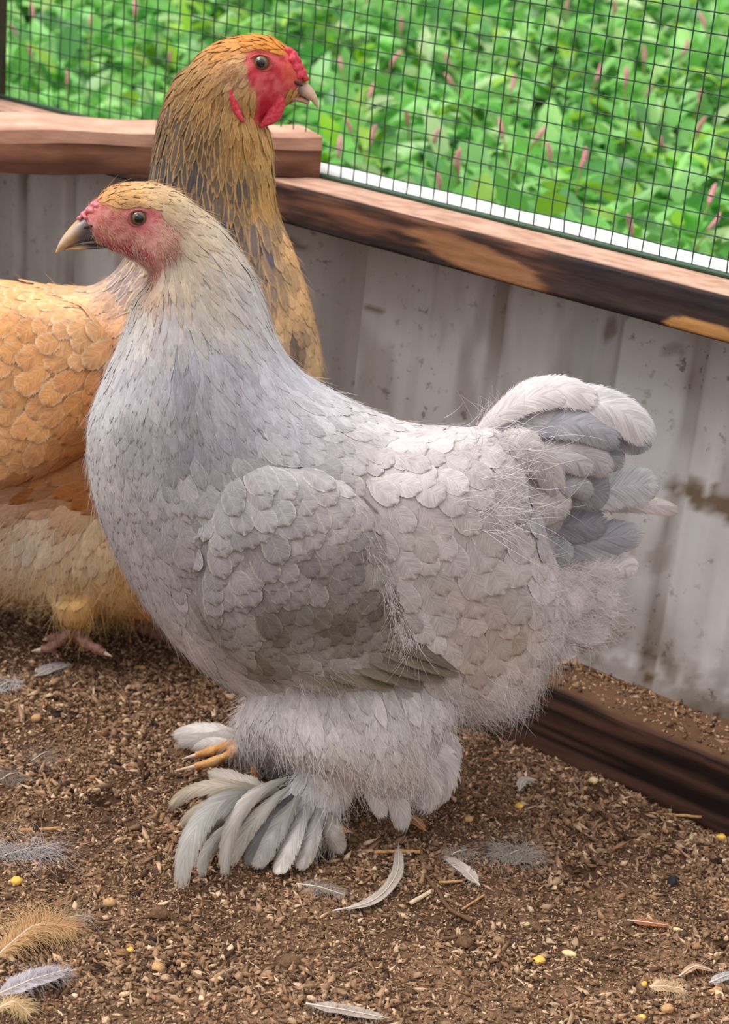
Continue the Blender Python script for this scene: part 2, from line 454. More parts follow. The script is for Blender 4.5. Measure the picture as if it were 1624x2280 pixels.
# white flashing outside
fl = np.array([[wall(s, o, z) for o, z in ((-.0035, ZT - .02), (-.0035, ZT + .0005), (-.039, ZT + .0025), (-.040, ZT + .0015), (-.040, ZT - .02))] for s in np.linspace(-1.0, S1, 20)]).reshape(-1, 3)
add('trim_1', mesh('trim_1', fl, grid_faces(5, 20, True), smooth_shade=False), flat_mat('white_flashing', (252, 252, 252), 0.4), kind='structure')

# ------------------------------------------------------------------ floor
def axis(a, b, step, lo, hi, n):
    return np.concatenate([lo + (a - lo) * np.linspace(0, 1, n)[:-1] ** 0.6, np.arange(a, b, step), b + (hi - b) * np.linspace(0, 1, n) ** 1.7])
HOLES = [(1300, 1948, .013, .011), (235, 1790, .010, .010), (1345, 1770, .012, .006), (1450, 1830, .012, .006), (700, 1880, .022, .005), (1600, 2120, .009, .006),
         (1470, 1900, .007, .005), (120, 1840, .012, .005), (1380, 1745, .012, .007), (25, 1815, .01, .005), (980, 1560, .02, .004), (150, 1960, .009, .004)]
_hp = [(on_floor(x, y), r, d) for x, y, r, d in HOLES]
def floor_h(x, y):
    p = np.stack([x, y], -1)
    h = (vnoise(p, 9, 1, 2) - .5) * 0.010 + (vnoise(p, 45, 2, 3) - .5) * 0.006 + (vnoise(p, 160, 3, 2) - .5) * 0.0026
    for c, r, d in _hp:
        q = np.hypot(x - c[0], y - c[1]) / r
        h = h - d * smooth(1.15, 0.45, q + (vnoise(p, 220, 8, 2) - .5) * 0.6) + d * 0.25 * np.exp(-((q - 1.3) / 0.3) ** 2)
    off = WD - (x * WN[0] + y * WN[1])
    h = h + 0.008 * np.exp(-((off - 0.10) / 0.022) ** 2) * vnoise(p, 60, 4, 2) - 0.012 * smooth(0.078, 0.060, off)   # scratched-up ridge before the sill
    return h
xs = axis(-.60, .56, .0034, -3, 3, 14); ys = axis(.58, 1.48, .0034, -1.2, 6, 14)
X, Y = np.meshgrid(xs, ys); Z = floor_h(X, Y)
offw = WD - (X * WN[0] + Y * WN[1])
Z = Z - 0.03 * smooth(0.0, -0.05, offw)
V = np.stack([X, Y, Z], -1).reshape(-1, 3)
c1 = vnoise(V[:, :2], 28, 11, 3); c2 = vnoise(V[:, :2], 300, 12, 2)
Cf = mixc(mixc(np.tile(lin((106, 79, 60)), (len(V), 1)), np.tile(lin((148, 114, 88)), (len(V), 1)), smooth(.35, .65, c1)), np.tile(lin((60, 43, 33)), (len(V), 1)), smooth(.55, .8, c2) * .7)
n = NT('dirt_bedding')
f1 = n.noise(n.coord(), 420, 6, 0.65)
n.base(n.mix(1.0, n.attr('ca'), n.ramp(f1, [(0.3, (0.45, 0.42, 0.40)), (0.55, (1, 1, 1)), (0.75, (1.7, 1.65, 1.6))]), 'MULTIPLY')); n.rough(0.95); n.bump(f1, 0.9, 0.0022)
add('floor', mesh('floor', V, grid_faces(len(xs), len(ys)), cols={'ca': Cf}), n.m, kind='structure')

OCT = np.array([[1, 0, 0], [-1, 0, 0], [0, 1, 0], [0, -1, 0], [0, 0, 1], [0, 0, -1]], float)
OCF = np.array([[0, 2, 4], [2, 1, 4], [1, 3, 4], [3, 0, 4], [2, 0, 5], [1, 2, 5], [3, 1, 5], [0, 3, 5]])
def rot_rand(n, r, tilt):
    a = r.uniform(0, 2 * np.pi, n); ca, sa = np.cos(a), np.sin(a); t = r.normal(0, tilt, n); ct, st = np.cos(t), np.sin(t)
    Rz = np.zeros((n, 3, 3)); Rz[:, 0, 0] = ca; Rz[:, 0, 1] = -sa; Rz[:, 1, 0] = sa; Rz[:, 1, 1] = ca; Rz[:, 2, 2] = 1
    Ry = np.zeros((n, 3, 3)); Ry[:, 0, 0] = ct; Ry[:, 0, 2] = st; Ry[:, 2, 0] = -st; Ry[:, 2, 2] = ct; Ry[:, 1, 1] = 1
    return Rz @ Ry
def crumbs(name, P, size, r, pal, pw, label, cat, elong=1.0):
    n = len(P)
    sc = np.stack([size * r.uniform(.7, 1.0 + 1.5 * elong, n), size * r.uniform(.5, .95, n), size * r.uniform(.3, .8, n)], -1)
    shp = OCT[None] * (1 + r.uniform(-.35, .35, (n, 6, 1)))
    blk = r.random(n) < .55                                   # blunter, chunkier grains
    shp[blk] += r.uniform(-.55, .55, (blk.sum(), 6, 3)); v = shp * sc[:, None]
    v = v + r.normal(0, .12, (n, 6, 3)) * size[:, None, None]
    v = np.einsum('nij,nkj->nki', rot_rand(n, r, .45), v) + P[:, None] + np.array([0, 0, 1.0]) * (sc[:, 2] * 0.45)[:, None, None]
    f = (OCF[None] + (np.arange(n) * 6)[:, None, None]).reshape(-1, 3)
    c = lin(pal)[r.choice(len(pal), n, p=pw)] * r.uniform(.8, 1.3, (n, 1))
    me = mesh(name, v.reshape(-1, 3), f, cols={'ca': np.repeat(c, 6, 0)}, smooth_shade=False)
    return add(name, me, m_crumb, kind='stuff', label=label, category=cat)
m_crumb = vcol_mat('crumbs', 0.95, (900, 0.4, 0.0005), (700, 0.7, 1.25), 0.1)
r1 = np.random.default_rng(21)
def sample_floor(n, r):
    P = np.stack([r.uniform(-.62, .58, n), r.uniform(.55, 1.50, n)], -1)
    off = WD - P @ WN[:2]
    q = proj(np.concatenate([P, np.zeros((n, 1))], 1))
    inn = (q[:, 0] > -150) & (q[:, 0] < 1780) & (q[:, 1] > 1230) & (q[:, 1] < 2400)
    P = P[(off > 0.052) & (inn | (r.random(n) < .12))]          # sparser past the picture
    return np.concatenate([P, floor_h(P[:, 0], P[:, 1])[:, None]], 1)
P = sample_floor(400000, r1)
sz = np.exp(r1.normal(math.log(.00110), .45, len(P)))
sz *= 0.75 + 0.6 * smooth(.45, .7, vnoise(P[:, :2], 20, 31, 2))
sz = np.minimum(sz, .0029)
print('crumbs', len(P))
PAL = [(132, 104, 82), (164, 132, 106), (194, 162, 132), (92, 70, 56), (150, 114, 86), (212, 184, 154), (58, 46, 40)]
crumbs('crumbled_bedding', P, sz, r1, PAL, [.27, .22, .11, .17, .16, .03, .04], 'loose brown crumbs and wood flakes of litter covering the coop ground', 'litter')
n0 = 5200
s_ = r1.uniform(-1.1, -.2, n0); o_ = .003 + .047 * r1.beta(1.0, 1.9, n0)
crumbs('sill_crumbs', wall(s_, o_, .0405), np.exp(r1.normal(math.log(.0012), .45, n0)), r1, PAL, [.27, .22, .11, .17, .16, .03, .04], 'loose brown crumbs lying on top of the bottom sill', 'litter', .6)

# ------------------------------------------------------------------ green thicket outside
def leaf_mesh(n, r, P, L, tilt_mean=0.35):
    """n folded lanceolate leaves -> verts (n,15,3)"""
    vs = np.array([0, .25, .55, .82, 1.0]); wd = np.array([.06, .8, 1.0, .55, .03]); us = np.array([-1, 0, 1.0])
    a = r.uniform(0, 2 * np.pi, n); t = r.normal(tilt_mean, .45, n); roll = r.normal(0, .45, n)
    D = np.stack([np.cos(a) * np.cos(t), np.sin(a) * np.cos(t), np.sin(t)], -1)
    S = norm(np.cross(D, np.array([0, 0, 1.0]))); N0 = np.cross(S, D)
    S2 = S * np.cos(roll)[:, None] + N0 * np.sin(roll)[:, None]; N1 = np.cross(S2, D)
    w = L * r.uniform(.17, .25, n); droop = r.uniform(.1, .45, n) * L; fold = r.uniform(.15, .5, n)
    V = P[:, None, None] + D[:, None, None] * (L[:, None] * vs)[:, :, None, None] + S2[:, None, None] * (w[:, None, None] * wd[None, :, None] * us)[..., None]
    V = V + N1[:, None, None] * ((fold * w)[:, None, None] * wd[None, :, None] * np.abs(us))[..., None] - N1[:, None, None] * (droop[:, None] * vs ** 2)[:, :, None, None]
    return V.reshape(n, 15, 3)
LF = grid_faces(3, 5)
nl = NT('green_leaf')
lc = nl.attr('ca'); nl.base(lc); nl.rough(0.36); nl.b.inputs['Specular IOR Level'].default_value = 0.7
tr = nl.n('ShaderNodeBsdfTranslucent'); nl.l(lc, tr.inputs['Color'])
mx = nl.n('ShaderNodeMixShader'); mx.inputs[0].default_value = 0.42
nl.l(nl.b.outputs[0], mx.inputs[1]); nl.l(tr.outputs[0], mx.inputs[2]); nl.l(mx.outputs[0], nl.t.nodes['Material Output'].inputs[0])
m_leaf = nl.m
def top_h(x, y):
    o = (x * WN[0] + y * WN[1]) - WD
    p = np.stack([x, y], -1)
    return 0.10 + 0.105 * np.maximum(o, 0) + 0.16 * (vnoise(p, 3.2, 41, 2) - .35) + 0.06 * (vnoise(p, 12, 42) - .5)
r2 = np.random.default_rng(5)
nL = 72000
s_ = r2.uniform(-4.2, 2.6, nL); o_ = .07 + 4.3 * r2.uniform(0, 1, nL) ** 1.15
P = s_[:, None] * WU + (WD + o_)[:, None] * WN
P[:, 2] = np.maximum(top_h(P[:, 0], P[:, 1]) - r2.exponential(.055, nL), 0.0)
q = proj(P); inn = (q[:, 0] > -300) & (q[:, 0] < 1900) & (q[:, 1] > -300) & (q[:, 1] < 720)
P = P[inn | (r2.random(nL) < .42)]                       # thinner where the weeds go on past the picture
s_ = r2.uniform(-1.5, 1.1, 9000); o_ = .08 + 2.4 * r2.uniform(0, 1, 9000) ** 1.2
P2 = LC - s_[:, None] * WN - o_[:, None] * WU; P2[:, 2] = .12 + .11 * o_ + .14 * (vnoise(P2[:, :2], 3.2, 41, 2) - .35) - r2.exponential(.05, 9000)
P2 = P2[(P2 @ WN < WD + .06)]; P2[:, 2] = np.maximum(P2[:, 2], 0)
P = np.concatenate([P, P2])
n = len(P); L = r2.uniform(.040, .084, n)
V = leaf_mesh(n, r2, P, L)
pal = lin([(128, 204, 98), (150, 222, 122), (86, 162, 76), (176, 232, 140), (172, 222, 72), (206, 238, 172)])
C = pal[r2.choice(6, n, p=[.26, .24, .2, .14, .08, .08])] * r2.uniform(.66, 1.12, (n, 1))
add('weed_foliage', mesh('weed_foliage', V.reshape(-1, 3), (LF[None] + (np.arange(n) * 15)[:, None, None]).reshape(-1, 4), cols={'ca': np.repeat(C, 15, 0)}), m_leaf,
    kind='stuff', label='dense mass of bright green weed leaves behind the wire mesh', category='weeds')
print('leaves', n)
# ground under the weeds rises with the bank
gx = np.linspace(-4, 5, 40); o2 = np.linspace(.03, 5, 40)
Sg, Og = np.meshgrid(np.linspace(-5, 3, 40), o2); G = Sg[..., None] * WU + (WD + Og)[..., None] * WN; G[..., 2] = -0.03 + 0.08 * Og
add('ground', mesh('ground', G.reshape(-1, 3), grid_faces(40, 40)), flat_mat('dark_soil', (44, 52, 34), 0.95, 0.1, (30, .6, 1.3)), kind='structure')

# flowering smartweed plants
m_stem = flat_mat('reddish_stem', (128, 120, 70), 0.6); m_flower = flat_mat('pink_flower', (232, 158, 168), 0.7, 0.2, (300, .75, 1.15))
PINK = [(814, 6), (893, 71), (760, 156), (820, 219), (1007, 148), (1010, 194), (910, 282), (967, 322), (782, 299), (825, 322), (754, 350), (1022, 387), (979, 424), (1138, 202), (1189, 319),
        (1121, 307), (1392, 196), (1326, 182), (1440, 216), (1520, 122), (1571, 65), (1557, 236), (1554, 302), (1579, 455), (1576, 512), (1409, 526), (1224, 361), (1292, 378), (1263, 28),
        (1366, 34), (1434, 142), (38, 80), (71, 130), (71, 42), (377, 142), (301, 39), (148, 188), (200, 60), (1480, 330), (870, 150)]
spl = []
for k in range(3):
    t = np.linspace(0, 1, 12); pth = np.stack([.002 * np.sin(t * 3), 0 * t, .024 * t], -1)
    spl.append(tube(pth, .0030 * np.sin(np.pi * np.clip(t * .93 + .05, 0, 1)) ** .5 * (1 + .25 * np.sin(t * 40 + k)), 7))
m1 = mesh('flower_spike', *spl[0])
stm = mesh('stem', *tube(np.array([[0, 0, -.14], [.004, 0, -.09], [.003, .002, -.04], [0, 0, 0]]), .0011, 6))
lv = []
for k in range(6):
    v = leaf_mesh(1, np.random.default_rng(60 + k), np.array([[.003, 0, -.02 - .017 * k]]), np.array([.05]))[0]
    lv.append(mesh('leaf', v, LF, cols={'ca': np.tile(pal[k % 4], (15, 1))}))
for me_, mt in [(m1, m_flower), (stm, m_stem)] + [(x, m_leaf) for x in lv]: me_.materials.append(mt)
SINGLED = {(754, 350): 'smartweed plant with a pink spike just past the cut end of the roost beam', (38, 80): 'smartweed plant with a pink spike nearest the corner post, below another one', (71, 42): 'smartweed plant with a pink spike high up beside the corner post',
    (71, 130): 'smartweed plant with a pink spike low down near the corner post', (377, 142): 'smartweed plant with a pink spike close behind the neck of the orange hen', (814, 6): 'smartweed plant with a pink spike at the top edge beyond the orange hen',
    (1576, 512): 'smartweed plant with a pink spike lowest on the right, close above the white strip', (1409, 526): 'smartweed plant with a pink spike touching the white strip', (979, 424): 'smartweed plant with a pink spike leaning just above the white strip'}
for i, (px, py) in enumerate(PINK):
    rr_ = ray(px, py); d = 1.35
    while d < 6:
        Pq = CAM + rr_ * d
        if Pq @ WN > WD + .12 and Pq[2] < top_h(Pq[0], Pq[1]) + .035: break
        d += .02
    o = thing('smartweed_plant', SINGLED.get((px, py), 'smartweed plant with a pink flower spike among the green weeds behind the wire mesh'), 'plant', Pq, 'flowering smartweed behind the mesh')
    o.rotation_euler = (random.uniform(-.5, .5), random.uniform(-.6, .6), random.uniform(0, 6.28))
    sc_ = random.uniform(.85, 1.3); o.scale = (sc_,) * 3
    for nm, me_ in [('flower_spike', m1), ('stem', stm)] + [('leaf', x) for x in lv]:
        c = bpy.data.objects.new(nm, me_); COL.objects.link(c); c.parent = o

# ------------------------------------------------------------------ hens
class HenPlane:
    """vertical plane of symmetry of a bird; px/py are points of the photograph put on that plane (or lat metres beside it)"""
    def __init__(s, c, heading):
        s.c = np.array([c[0], c[1], 0.0]); s.h = np.array([math.cos(heading), math.sin(heading), 0.0])
        n = np.array([-s.h[1], s.h[0], 0.0]); s.n = n if n @ (CAM - s.c) > 0 else -n
        s.n = s.n / np.linalg.norm(s.n)
    def H(s, px, py, lat=0.0):
        r = ray(px, py); t = ((s.c - CAM) @ s.n + lat) / (r @ s.n)
        return CAM + r * np.asarray(t)[..., None]
    def lat(s, P): return (P - s.c) @ s.n
    def px(s, P):
        """photograph point of P, far side mirrored on the near side"""
        l = s.lat(P); Q = P + np.maximum(-2 * l, 0)[..., None] * s.n
        return proj(Q)
    def dir3(s, px, py, d):
        a = s.H(px, py); b = s.H(px + d[..., 0], py + d[..., 1]); return norm(b - a)

def loft(pl, st, nr=48, nu=36, power=2.15):
    """st rows: ax, ay, bx, by, half width (m), lateral centre (m)"""
    st = catmull(np.array(st, float), nr)
    A = pl.H(st[:, 0], st[:, 1]); B = pl.H(st[:, 2], st[:, 3]); Mid = (A + B) / 2; Cv = (A - B) / 2
    h = np.linalg.norm(Cv, axis=1); ch = Cv / h[:, None]; b = np.maximum(st[:, 4], 0.0006)
    view = norm(Mid - CAM); q = pl.n - view / (view @ pl.n)[:, None]; k = np.einsum('ij,ij->i', q, ch)
    a = np.sqrt(np.maximum(h ** 2 - (b * k) ** 2, (0.35 * h) ** 2))
    lat = st[:, 5]
    Mid = Mid + lat[:, None] * (view / (view @ pl.n)[:, None])      # moved sideways along the line of sight
    th = np.linspace(0, 2 * np.pi, nu, endpoint=False)
    c, s_ = np.cos(th), np.sin(th); e = 2 / power
    cx = np.sign(c) * np.abs(c) ** e; sx_ = np.sign(s_) * np.abs(s_) ** e
    V = Mid[:, None] + (a[:, None] * cx[None])[..., None] * ch[:, None] + (b[:, None] * sx_[None])[..., None] * pl.n
    V = V.reshape(-1, 3); Fq = grid_faces(nu, nr, True)
    k0 = len(V); V = np.concatenate([V, Mid[:1], Mid[-1:]])
    i = np.arange(nu); j = (i + 1) % nu
    return V, [Fq, np.concatenate([np.stack([np.full(nu, k0), j, i], 1), np.stack([np.full(nu, k0 + 1), (nr - 1) * nu + i, (nr - 1) * nu + j], 1)])]

def remesh(items, voxel, smooth_it=6):
    V, Fs = merge(items)
    me = mesh('tmp', V, Fs); o = bpy.data.objects.new('tmp', me); COL.objects.link(o)
    m = o.modifiers.new('r', 'REMESH'); m.mode = 'VOXEL'; m.voxel_size = voxel
    m2 = o.modifiers.new('s', 'SMOOTH'); m2.factor = 0.5; m2.iterations = smooth_it
    dg = bpy.context.evaluated_depsgraph_get(); dg.update()
    out = bpy.data.meshes.new_from_object(o.evaluated_get(dg)); bpy.data.objects.remove(o)
    n = len(out.vertices); Vv = np.empty(n * 3, np.float32); out.vertices.foreach_get('co', Vv)
    out.polygons.foreach_set('use_smooth', np.ones(len(out.polygons), bool))
    return out, Vv.reshape(-1, 3).astype(float)

class BodyIndex:
    def __init__(s, me):
        n = len(me.vertices); V = np.empty(n * 3, np.float32); me.vertices.foreach_get('co', V); s.V = V.reshape(-1, 3).astype(float)
        me.calc_loop_triangles(); t = np.empty(len(me.loop_triangles) * 3, np.int32); me.loop_triangles.foreach_get('vertices', t); s.T = t.reshape(-1, 3)
        s.bvh = BVHTree.FromPolygons([tuple(v) for v in s.V], [tuple(int(k) for k in x) for x in s.T])
        N = np.zeros_like(s.V); a, b, c = s.V[s.T[:, 0]], s.V[s.T[:, 1]], s.V[s.T[:, 2]]
        fn = np.cross(b - a, c - a); s.area = np.linalg.norm(fn, axis=1) / 2
        for k in range(3): np.add.at(N, s.T[:, k], fn)
        s.N = norm(N)
    def sample(s, n, r):
        i = r.choice(len(s.T), n, p=s.area / s.area.sum()); u = r.random((n, 2)); f = u.sum(1) > 1; u[f] = 1 - u[f]
        w = np.stack([1 - u.sum(1), u[:, 0], u[:, 1]], 1)
        P = np.einsum('nk,nkj->nj', w, s.V[s.T[i]]); N = norm(np.einsum('nk,nkj->nj', w, s.N[s.T[i]]))
        return P, N
    def near(s, P):
        L = np.empty_like(P); N = np.empty_like(P)
        fn = s.bvh.find_nearest
        for i, p in enumerate(P):
            l, nn, _, _ = fn(p); L[i] = l; N[i] = nn
        return L, N

def idw(tab, q, power=3.0):
    """tab (k, 2+m) control points; q (n,2)"""
    d = np.hypot(q[:, None, 0] - tab[None, :, 0], q[:, None, 1] - tab[None, :, 1]) + 4.0
    w = d ** -power; w /= w.sum(1, keepdims=True)
    return w @ tab[:, 2:], d.argmin(1)

def dart(P, rad, cell):
    grid = {}; keep = []
    K = np.floor(P / cell).astype(int)
    for i in range(len(P)):
        k = tuple(K[i]); r2_ = rad[i] * rad[i]; p = P[i]; ok = True
        R = 1 if rad[i] <= cell else 2
        for dx in range(-R, R + 1):
            for dy in range(-R, R + 1):
                for dz in range(-R, R + 1):
                    for j in grid.get((k[0] + dx, k[1] + dy, k[2] + dz), ()):
                        e = P[j] - p
                        if e[0] * e[0] + e[1] * e[1] + e[2] * e[2] < r2_: ok = False; break
                    if not ok: break
                if not ok: break
            if not ok: break
        if ok: grid.setdefault(k, []).append(i); keep.append(i)
    return np.array(keep, int)

FV = np.array([0, .14, .32, .52, .70, .84, .94, 1.0]); FU = np.array([-1, -.55, 0, .55, 1.0])
W_ROUND = np.array([.25, .55, .85, 1.0, 1.0, .85, .58, .16]); W_POINT = np.array([.35, .65, .9, 1.0, .86, .58, .30, .05])
FFACE = grid_faces(5, 8)
FUV = np.stack([np.tile((FU + 1) / 2, 8), np.repeat(FV, 5)], 1)
def body_feathers(bi, P, N, T, L, W, lift, free, point, layer, base_h=0.0004):
    """feathers that lie on the body; returns (n,40,3)"""
    n = len(P); B = norm(np.cross(N, T))
    w = (W_ROUND[None] * (1 - point[:, None]) + W_POINT[None] * point[:, None]) * W[:, None] * 0.5
    al = L[:, None, None] * (FV[None, :, None] - 0.05 * (FU ** 2)[None, None] * FV[None, :, None])
    S = P[:, None, None] + T[:, None, None] * al[..., None] + B[:, None, None] * (w[:, :, None] * FU)[..., None]
    S = S.reshape(n, 40, 3)
    Lc, Nc = bi.near(S.reshape(-1, 3)); Lc = Lc.reshape(n, 40, 3); Nc = Nc.reshape(n, 40, 3)
    v = FV.repeat(5)[None]; u = np.tile(FU, 8)[None]
    h = base_h + (layer * lift)[:, None] * np.minimum(1, v * 3) + lift[:, None] * v ** 1.2 - (0.030 * W[:, None] * (u ** 2)) * np.minimum(1, v * 2) - 0.25 * lift[:, None] * (np.maximum(v - .8, 0) / .2) ** 2
    conf = Lc + Nc * np.maximum(h, -0.0015)[..., None]
    k = (free[:, None] * v ** 2)[..., None]
    return conf * (1 - k) + (S + N[:, None] * h[..., None]) * k

def feather_cols(ca, n): return np.repeat(ca, 40, 0)

def feather_mat(name, barb=26.0, edge=0.55, trans=0.18, contrast=0.22, ragged=0.16, lace=(0.55, 0.85)):
    n = NT(name)
    uv = n.n('ShaderNodeUVMap', uv_map='uv').outputs[0]; s = n.n('ShaderNodeSeparateXYZ'); n.l(uv, s.inputs[0])
    u = n.math('ABSOLUTE', n.math('MULTIPLY_ADD', s.outputs[0], 2.0, -1.0)); v = s.outputs[1]
    slant = n.math('MULTIPLY_ADD', u, -0.33, v)                       # barbs run outwards and towards the tip
    oi = n.n('ShaderNodeObjectInfo').outputs['Random']
    cb_ = n.n('ShaderNodeCombineXYZ'); n.l(n.math('MULTIPLY', slant, barb), cb_.inputs[0]); n.l(n.math('MULTIPLY', u, 1.3), cb_.inputs[1])
    geo = n.n('ShaderNodeNewGeometry'); rnd = geo.outputs['Random Per Island']
    n.l(n.math('MULTIPLY', n.math('ADD', rnd, oi), 37.0), cb_.inputs[2])
    nz = n.noise(cb_.outputs[0], 1.0, 3, 0.7)
    cb2 = n.n('ShaderNodeCombineXYZ'); n.l(n.math('MULTIPLY', slant, barb * 0.16), cb2.inputs[0]); n.l(n.math('MULTIPLY', u, 1.0), cb2.inputs[1]); n.l(n.math('MULTIPLY', n.math('ADD', rnd, oi), 11.0), cb2.inputs[2])
    nz2 = n.noise(cb2.outputs[0], 1.0, 3, 0.6)
    e = n.math('MAXIMUM', u, n.math('POWER', v, 3.0))
    lacef = n.range(n.math('ADD', e, n.math('MULTIPLY_ADD', nz, 0.3, -0.15)), lace[0], lace[1])
    c = n.mix(n.math('MULTIPLY', lacef, edge), n.attr('ca'), n.attr('cb'))
    c = n.mix(1.0, c, n.ramp(nz, [(0.25, (1 - contrast,) * 3), (0.75, (1 + contrast * 0.8,) * 3)]), 'MULTIPLY')
    c = n.mix(1.0, c, n.ramp(nz2, [(0.3, (1 - contrast * .7,) * 3), (0.7, (1 + contrast * .5,) * 3)]), 'MULTIPLY')
    rach = n.range(u, 0.07, 0.015); c = n.mix(n.math('MULTIPLY', rach, 0.22), c, n.attr('cb'))
    n.base(c); n.rough(0.62); n.b.inputs['Specular IOR Level'].default_value = 0.22
    n.bump(nz, 0.35, 0.0004)
    # frayed rim: the vane itself ends unevenly
    al = n.range(n.math('ADD', e, n.math('MULTIPLY', n.math('SUBTRACT', nz, 0.5), ragged * 3)), 1.0 - ragged * .5, 1.0 - ragged * .5 - 0.03)
    n.l(al, n.b.inputs['Alpha'])
    tr_ = n.n('ShaderNodeBsdfTranslucent'); n.l(c, tr_.inputs['Color'])
    return n.m
def hair_mat(name):
    n = NT(name); n.base(n.attr('ca')); n.rough(0.6); n.b.inputs['Specular IOR Level'].default_value = 0.2
    return n.m
m_feather = feather_mat('soft_feather', 26, .8, .18, .24, .09, (.74, .96)); m_buff = feather_mat('buff_feather', 20, .9, .18, .30, .28, (.58, .96)); m_big = feather_mat('vane_feather', 64, 0.5, .18, .38, .30); m_foot = feather_mat('foot_vane', 34, 0.4, .18, .34, .30)
m_hackle = feather_mat('hackle_feather', 18, 0.95, .15, .25, .18, (0.46, 0.80)); m_hair = hair_mat('down')

def strands(name, roots, dirs, nrm, L, lift, grav, jit, rad, col, r, parent, seg=5, curl=0.25, **props):
    n = len(roots)
    t = np.linspace(0, 1, seg)
    D = norm(dirs + r.normal(0, jit, (n, 3))); side = norm(np.cross(D, nrm)) * r.normal(0, curl, (n, 1))
    P = roots[:, None] + D[:, None] * (L[:, None] * t)[..., None] + nrm[:, None] * (lift[:, None] * L[:, None] * (t - 0.55 * t ** 2))[..., None] \
        + side[:, None] * (L[:, None] * t ** 2)[..., None] - np.array([0, 0, 1.0]) * (grav * L[:, None] * t ** 2)[..., None]
    hc = bpy.data.hair_curves.new(name); hc.add_curves([seg] * n)
    hc.attributes['position'].data.foreach_set('vector', np.ascontiguousarray(P.reshape(-1, 3), np.float32).ravel())
    ra = hc.attributes.get('radius') or hc.attributes.new('radius', 'FLOAT', 'POINT')
    rv = (np.asarray(rad) * np.ones(n))[:, None] * (1 - 0.75 * t)[None]
    ra.data.foreach_set('value', np.ascontiguousarray(rv, np.float32).ravel())
    ca = hc.attributes.new('ca', 'FLOAT_COLOR', 'POINT')
    c = np.concatenate([np.repeat(col, seg, 0), np.ones((n * seg, 1))], 1); ca.data.foreach_set('color', np.ascontiguousarray(c, np.float32).ravel())
    return put(name, hc, m_hair, parent, kind='stuff', **props)
def put(name, me, mat, parent, **props):
    """a part built in world coordinates under a thing or a part"""
    o = bpy.data.objects.new(name, me); COL.objects.link(o)
    if mat is not None: me.materials.clear(); me.materials.append(mat)
    o.parent = parent
    r_ = parent
    while r_.parent is not None: r_ = r_.parent
    o.matrix_parent_inverse = Matrix.Translation(r_.location).inverted() if parent is r_ else Matrix.Identity(4)
    for k, v in props.items(): o[k] = v
    return o
# sub-parts: the part carries the shift already, so a sub-part needs none of its own

def vane(pl, pts, width, lats, face=0.0, nu=9, nv=18, cup=0.16, tipw=None, round_tip=True, twist=0.0):
    """one big feather along a bent shaft given in photograph points on the bird's plane"""
    pts = np.array(pts, float); t = np.linspace(0, 1, nv)
    if len(pts) == 3:
        p = ((1 - t) ** 2)[:, None] * pts[0] + (2 * t * (1 - t))[:, None] * (2 * pts[1] - (pts[0] + pts[2]) / 2) + (t ** 2)[:, None] * pts[2]
    else: p = catmull(pts, nv)
    la = np.interp(t, np.linspace(0, 1, len(lats)), lats)
    C = np.array([pl.H(p[i, 0], p[i, 1], la[i]) for i in range(nv)])
    T = norm(np.gradient(C, axis=0)); view = norm(CAM - C)
    nrm = norm(view * math.cos(face) + ZUP * math.sin(face)); nrm = norm(nrm - np.einsum('ij,ij->i', nrm, T)[:, None] * T)
    dist_w = 1 / np.maximum(.55, np.einsum('ij,ij->i', nrm, view)).mean()
    ang = twist * t; Bv = np.cross(nrm, T); B = Bv * np.cos(ang)[:, None] + nrm * np.sin(ang)[:, None]; Nn = np.cross(T, B)
    u = np.linspace(-1, 1, nu)
    prof = np.sqrt(np.clip(1 - (np.maximum(t - .62, 0) / .38) ** 2.4, 0.0025, 1)) * np.minimum(1, .22 + 1.7 * t ** .8) if round_tip else np.minimum(1, .25 + 2 * t) * (1 - t ** 3) + .02
    dist = np.linalg.norm(C[nv // 2] - CAM); w = width * dist / F * 0.5 * dist_w
    V = C[:, None] + B[:, None] * (w * prof[:, None] * u)[..., None] - Nn[:, None] * (cup * w * (u ** 2)[None] * prof[:, None])[..., None]
    V = V - T[:, None] * (0.10 * w * (u ** 2)[None] * np.ones((nv, 1)))[..., None]
    uv = np.stack([np.tile((u + 1) / 2, nv), np.repeat(t, nu)], 1)
    return V.reshape(-1, 3), grid_faces(nu, nv), uv

def ell(c, ax, n=(10, 14), bumps=0, seed=0):
    """ellipsoid with axes ax (3 vectors)"""
    th = np.linspace(0, np.pi, n[0]); ph = np.linspace(0, 2 * np.pi, n[1], endpoint=False)
    d = np.stack([np.sin(th)[:, None] * np.cos(ph), np.sin(th)[:, None] * np.sin(ph), np.cos(th)[:, None] * np.ones_like(ph)], -1)
    k = 1 + bumps * (vnoise(d, 3, seed, 2) - .5)[..., None]
    V = c + ((d * k) @ np.array(ax)).reshape(-1, 3)
    return V, [grid_faces(n[1], n[0], True)]

def inside(poly, q):
    poly = np.array(poly, float); x, y = q[:, 0], q[:, 1]; r = np.zeros(len(q), bool)
    for i in range(len(poly)):
        x1, y1 = poly[i]; x2, y2 = poly[i - 1]
        c = ((y1 > y) != (y2 > y)) & (x < (x2 - x1) * (y - y1) / ((y2 - y1) if y2 != y1 else 1e-9) + x1); r ^= c
    return r
def polydist(poly, q):
    poly = np.array(poly, float); d = np.full(len(q), 1e9)
    for i in range(len(poly)):
        a, b = poly[i - 1], poly[i]; ab = b - a; t = np.clip(((q - a) @ ab) / max(ab @ ab, 1e-9), 0, 1)
        d = np.minimum(d, np.linalg.norm(q - a - t[:, None] * ab, axis=1))
    return np.where(inside(poly, q), d, -d)

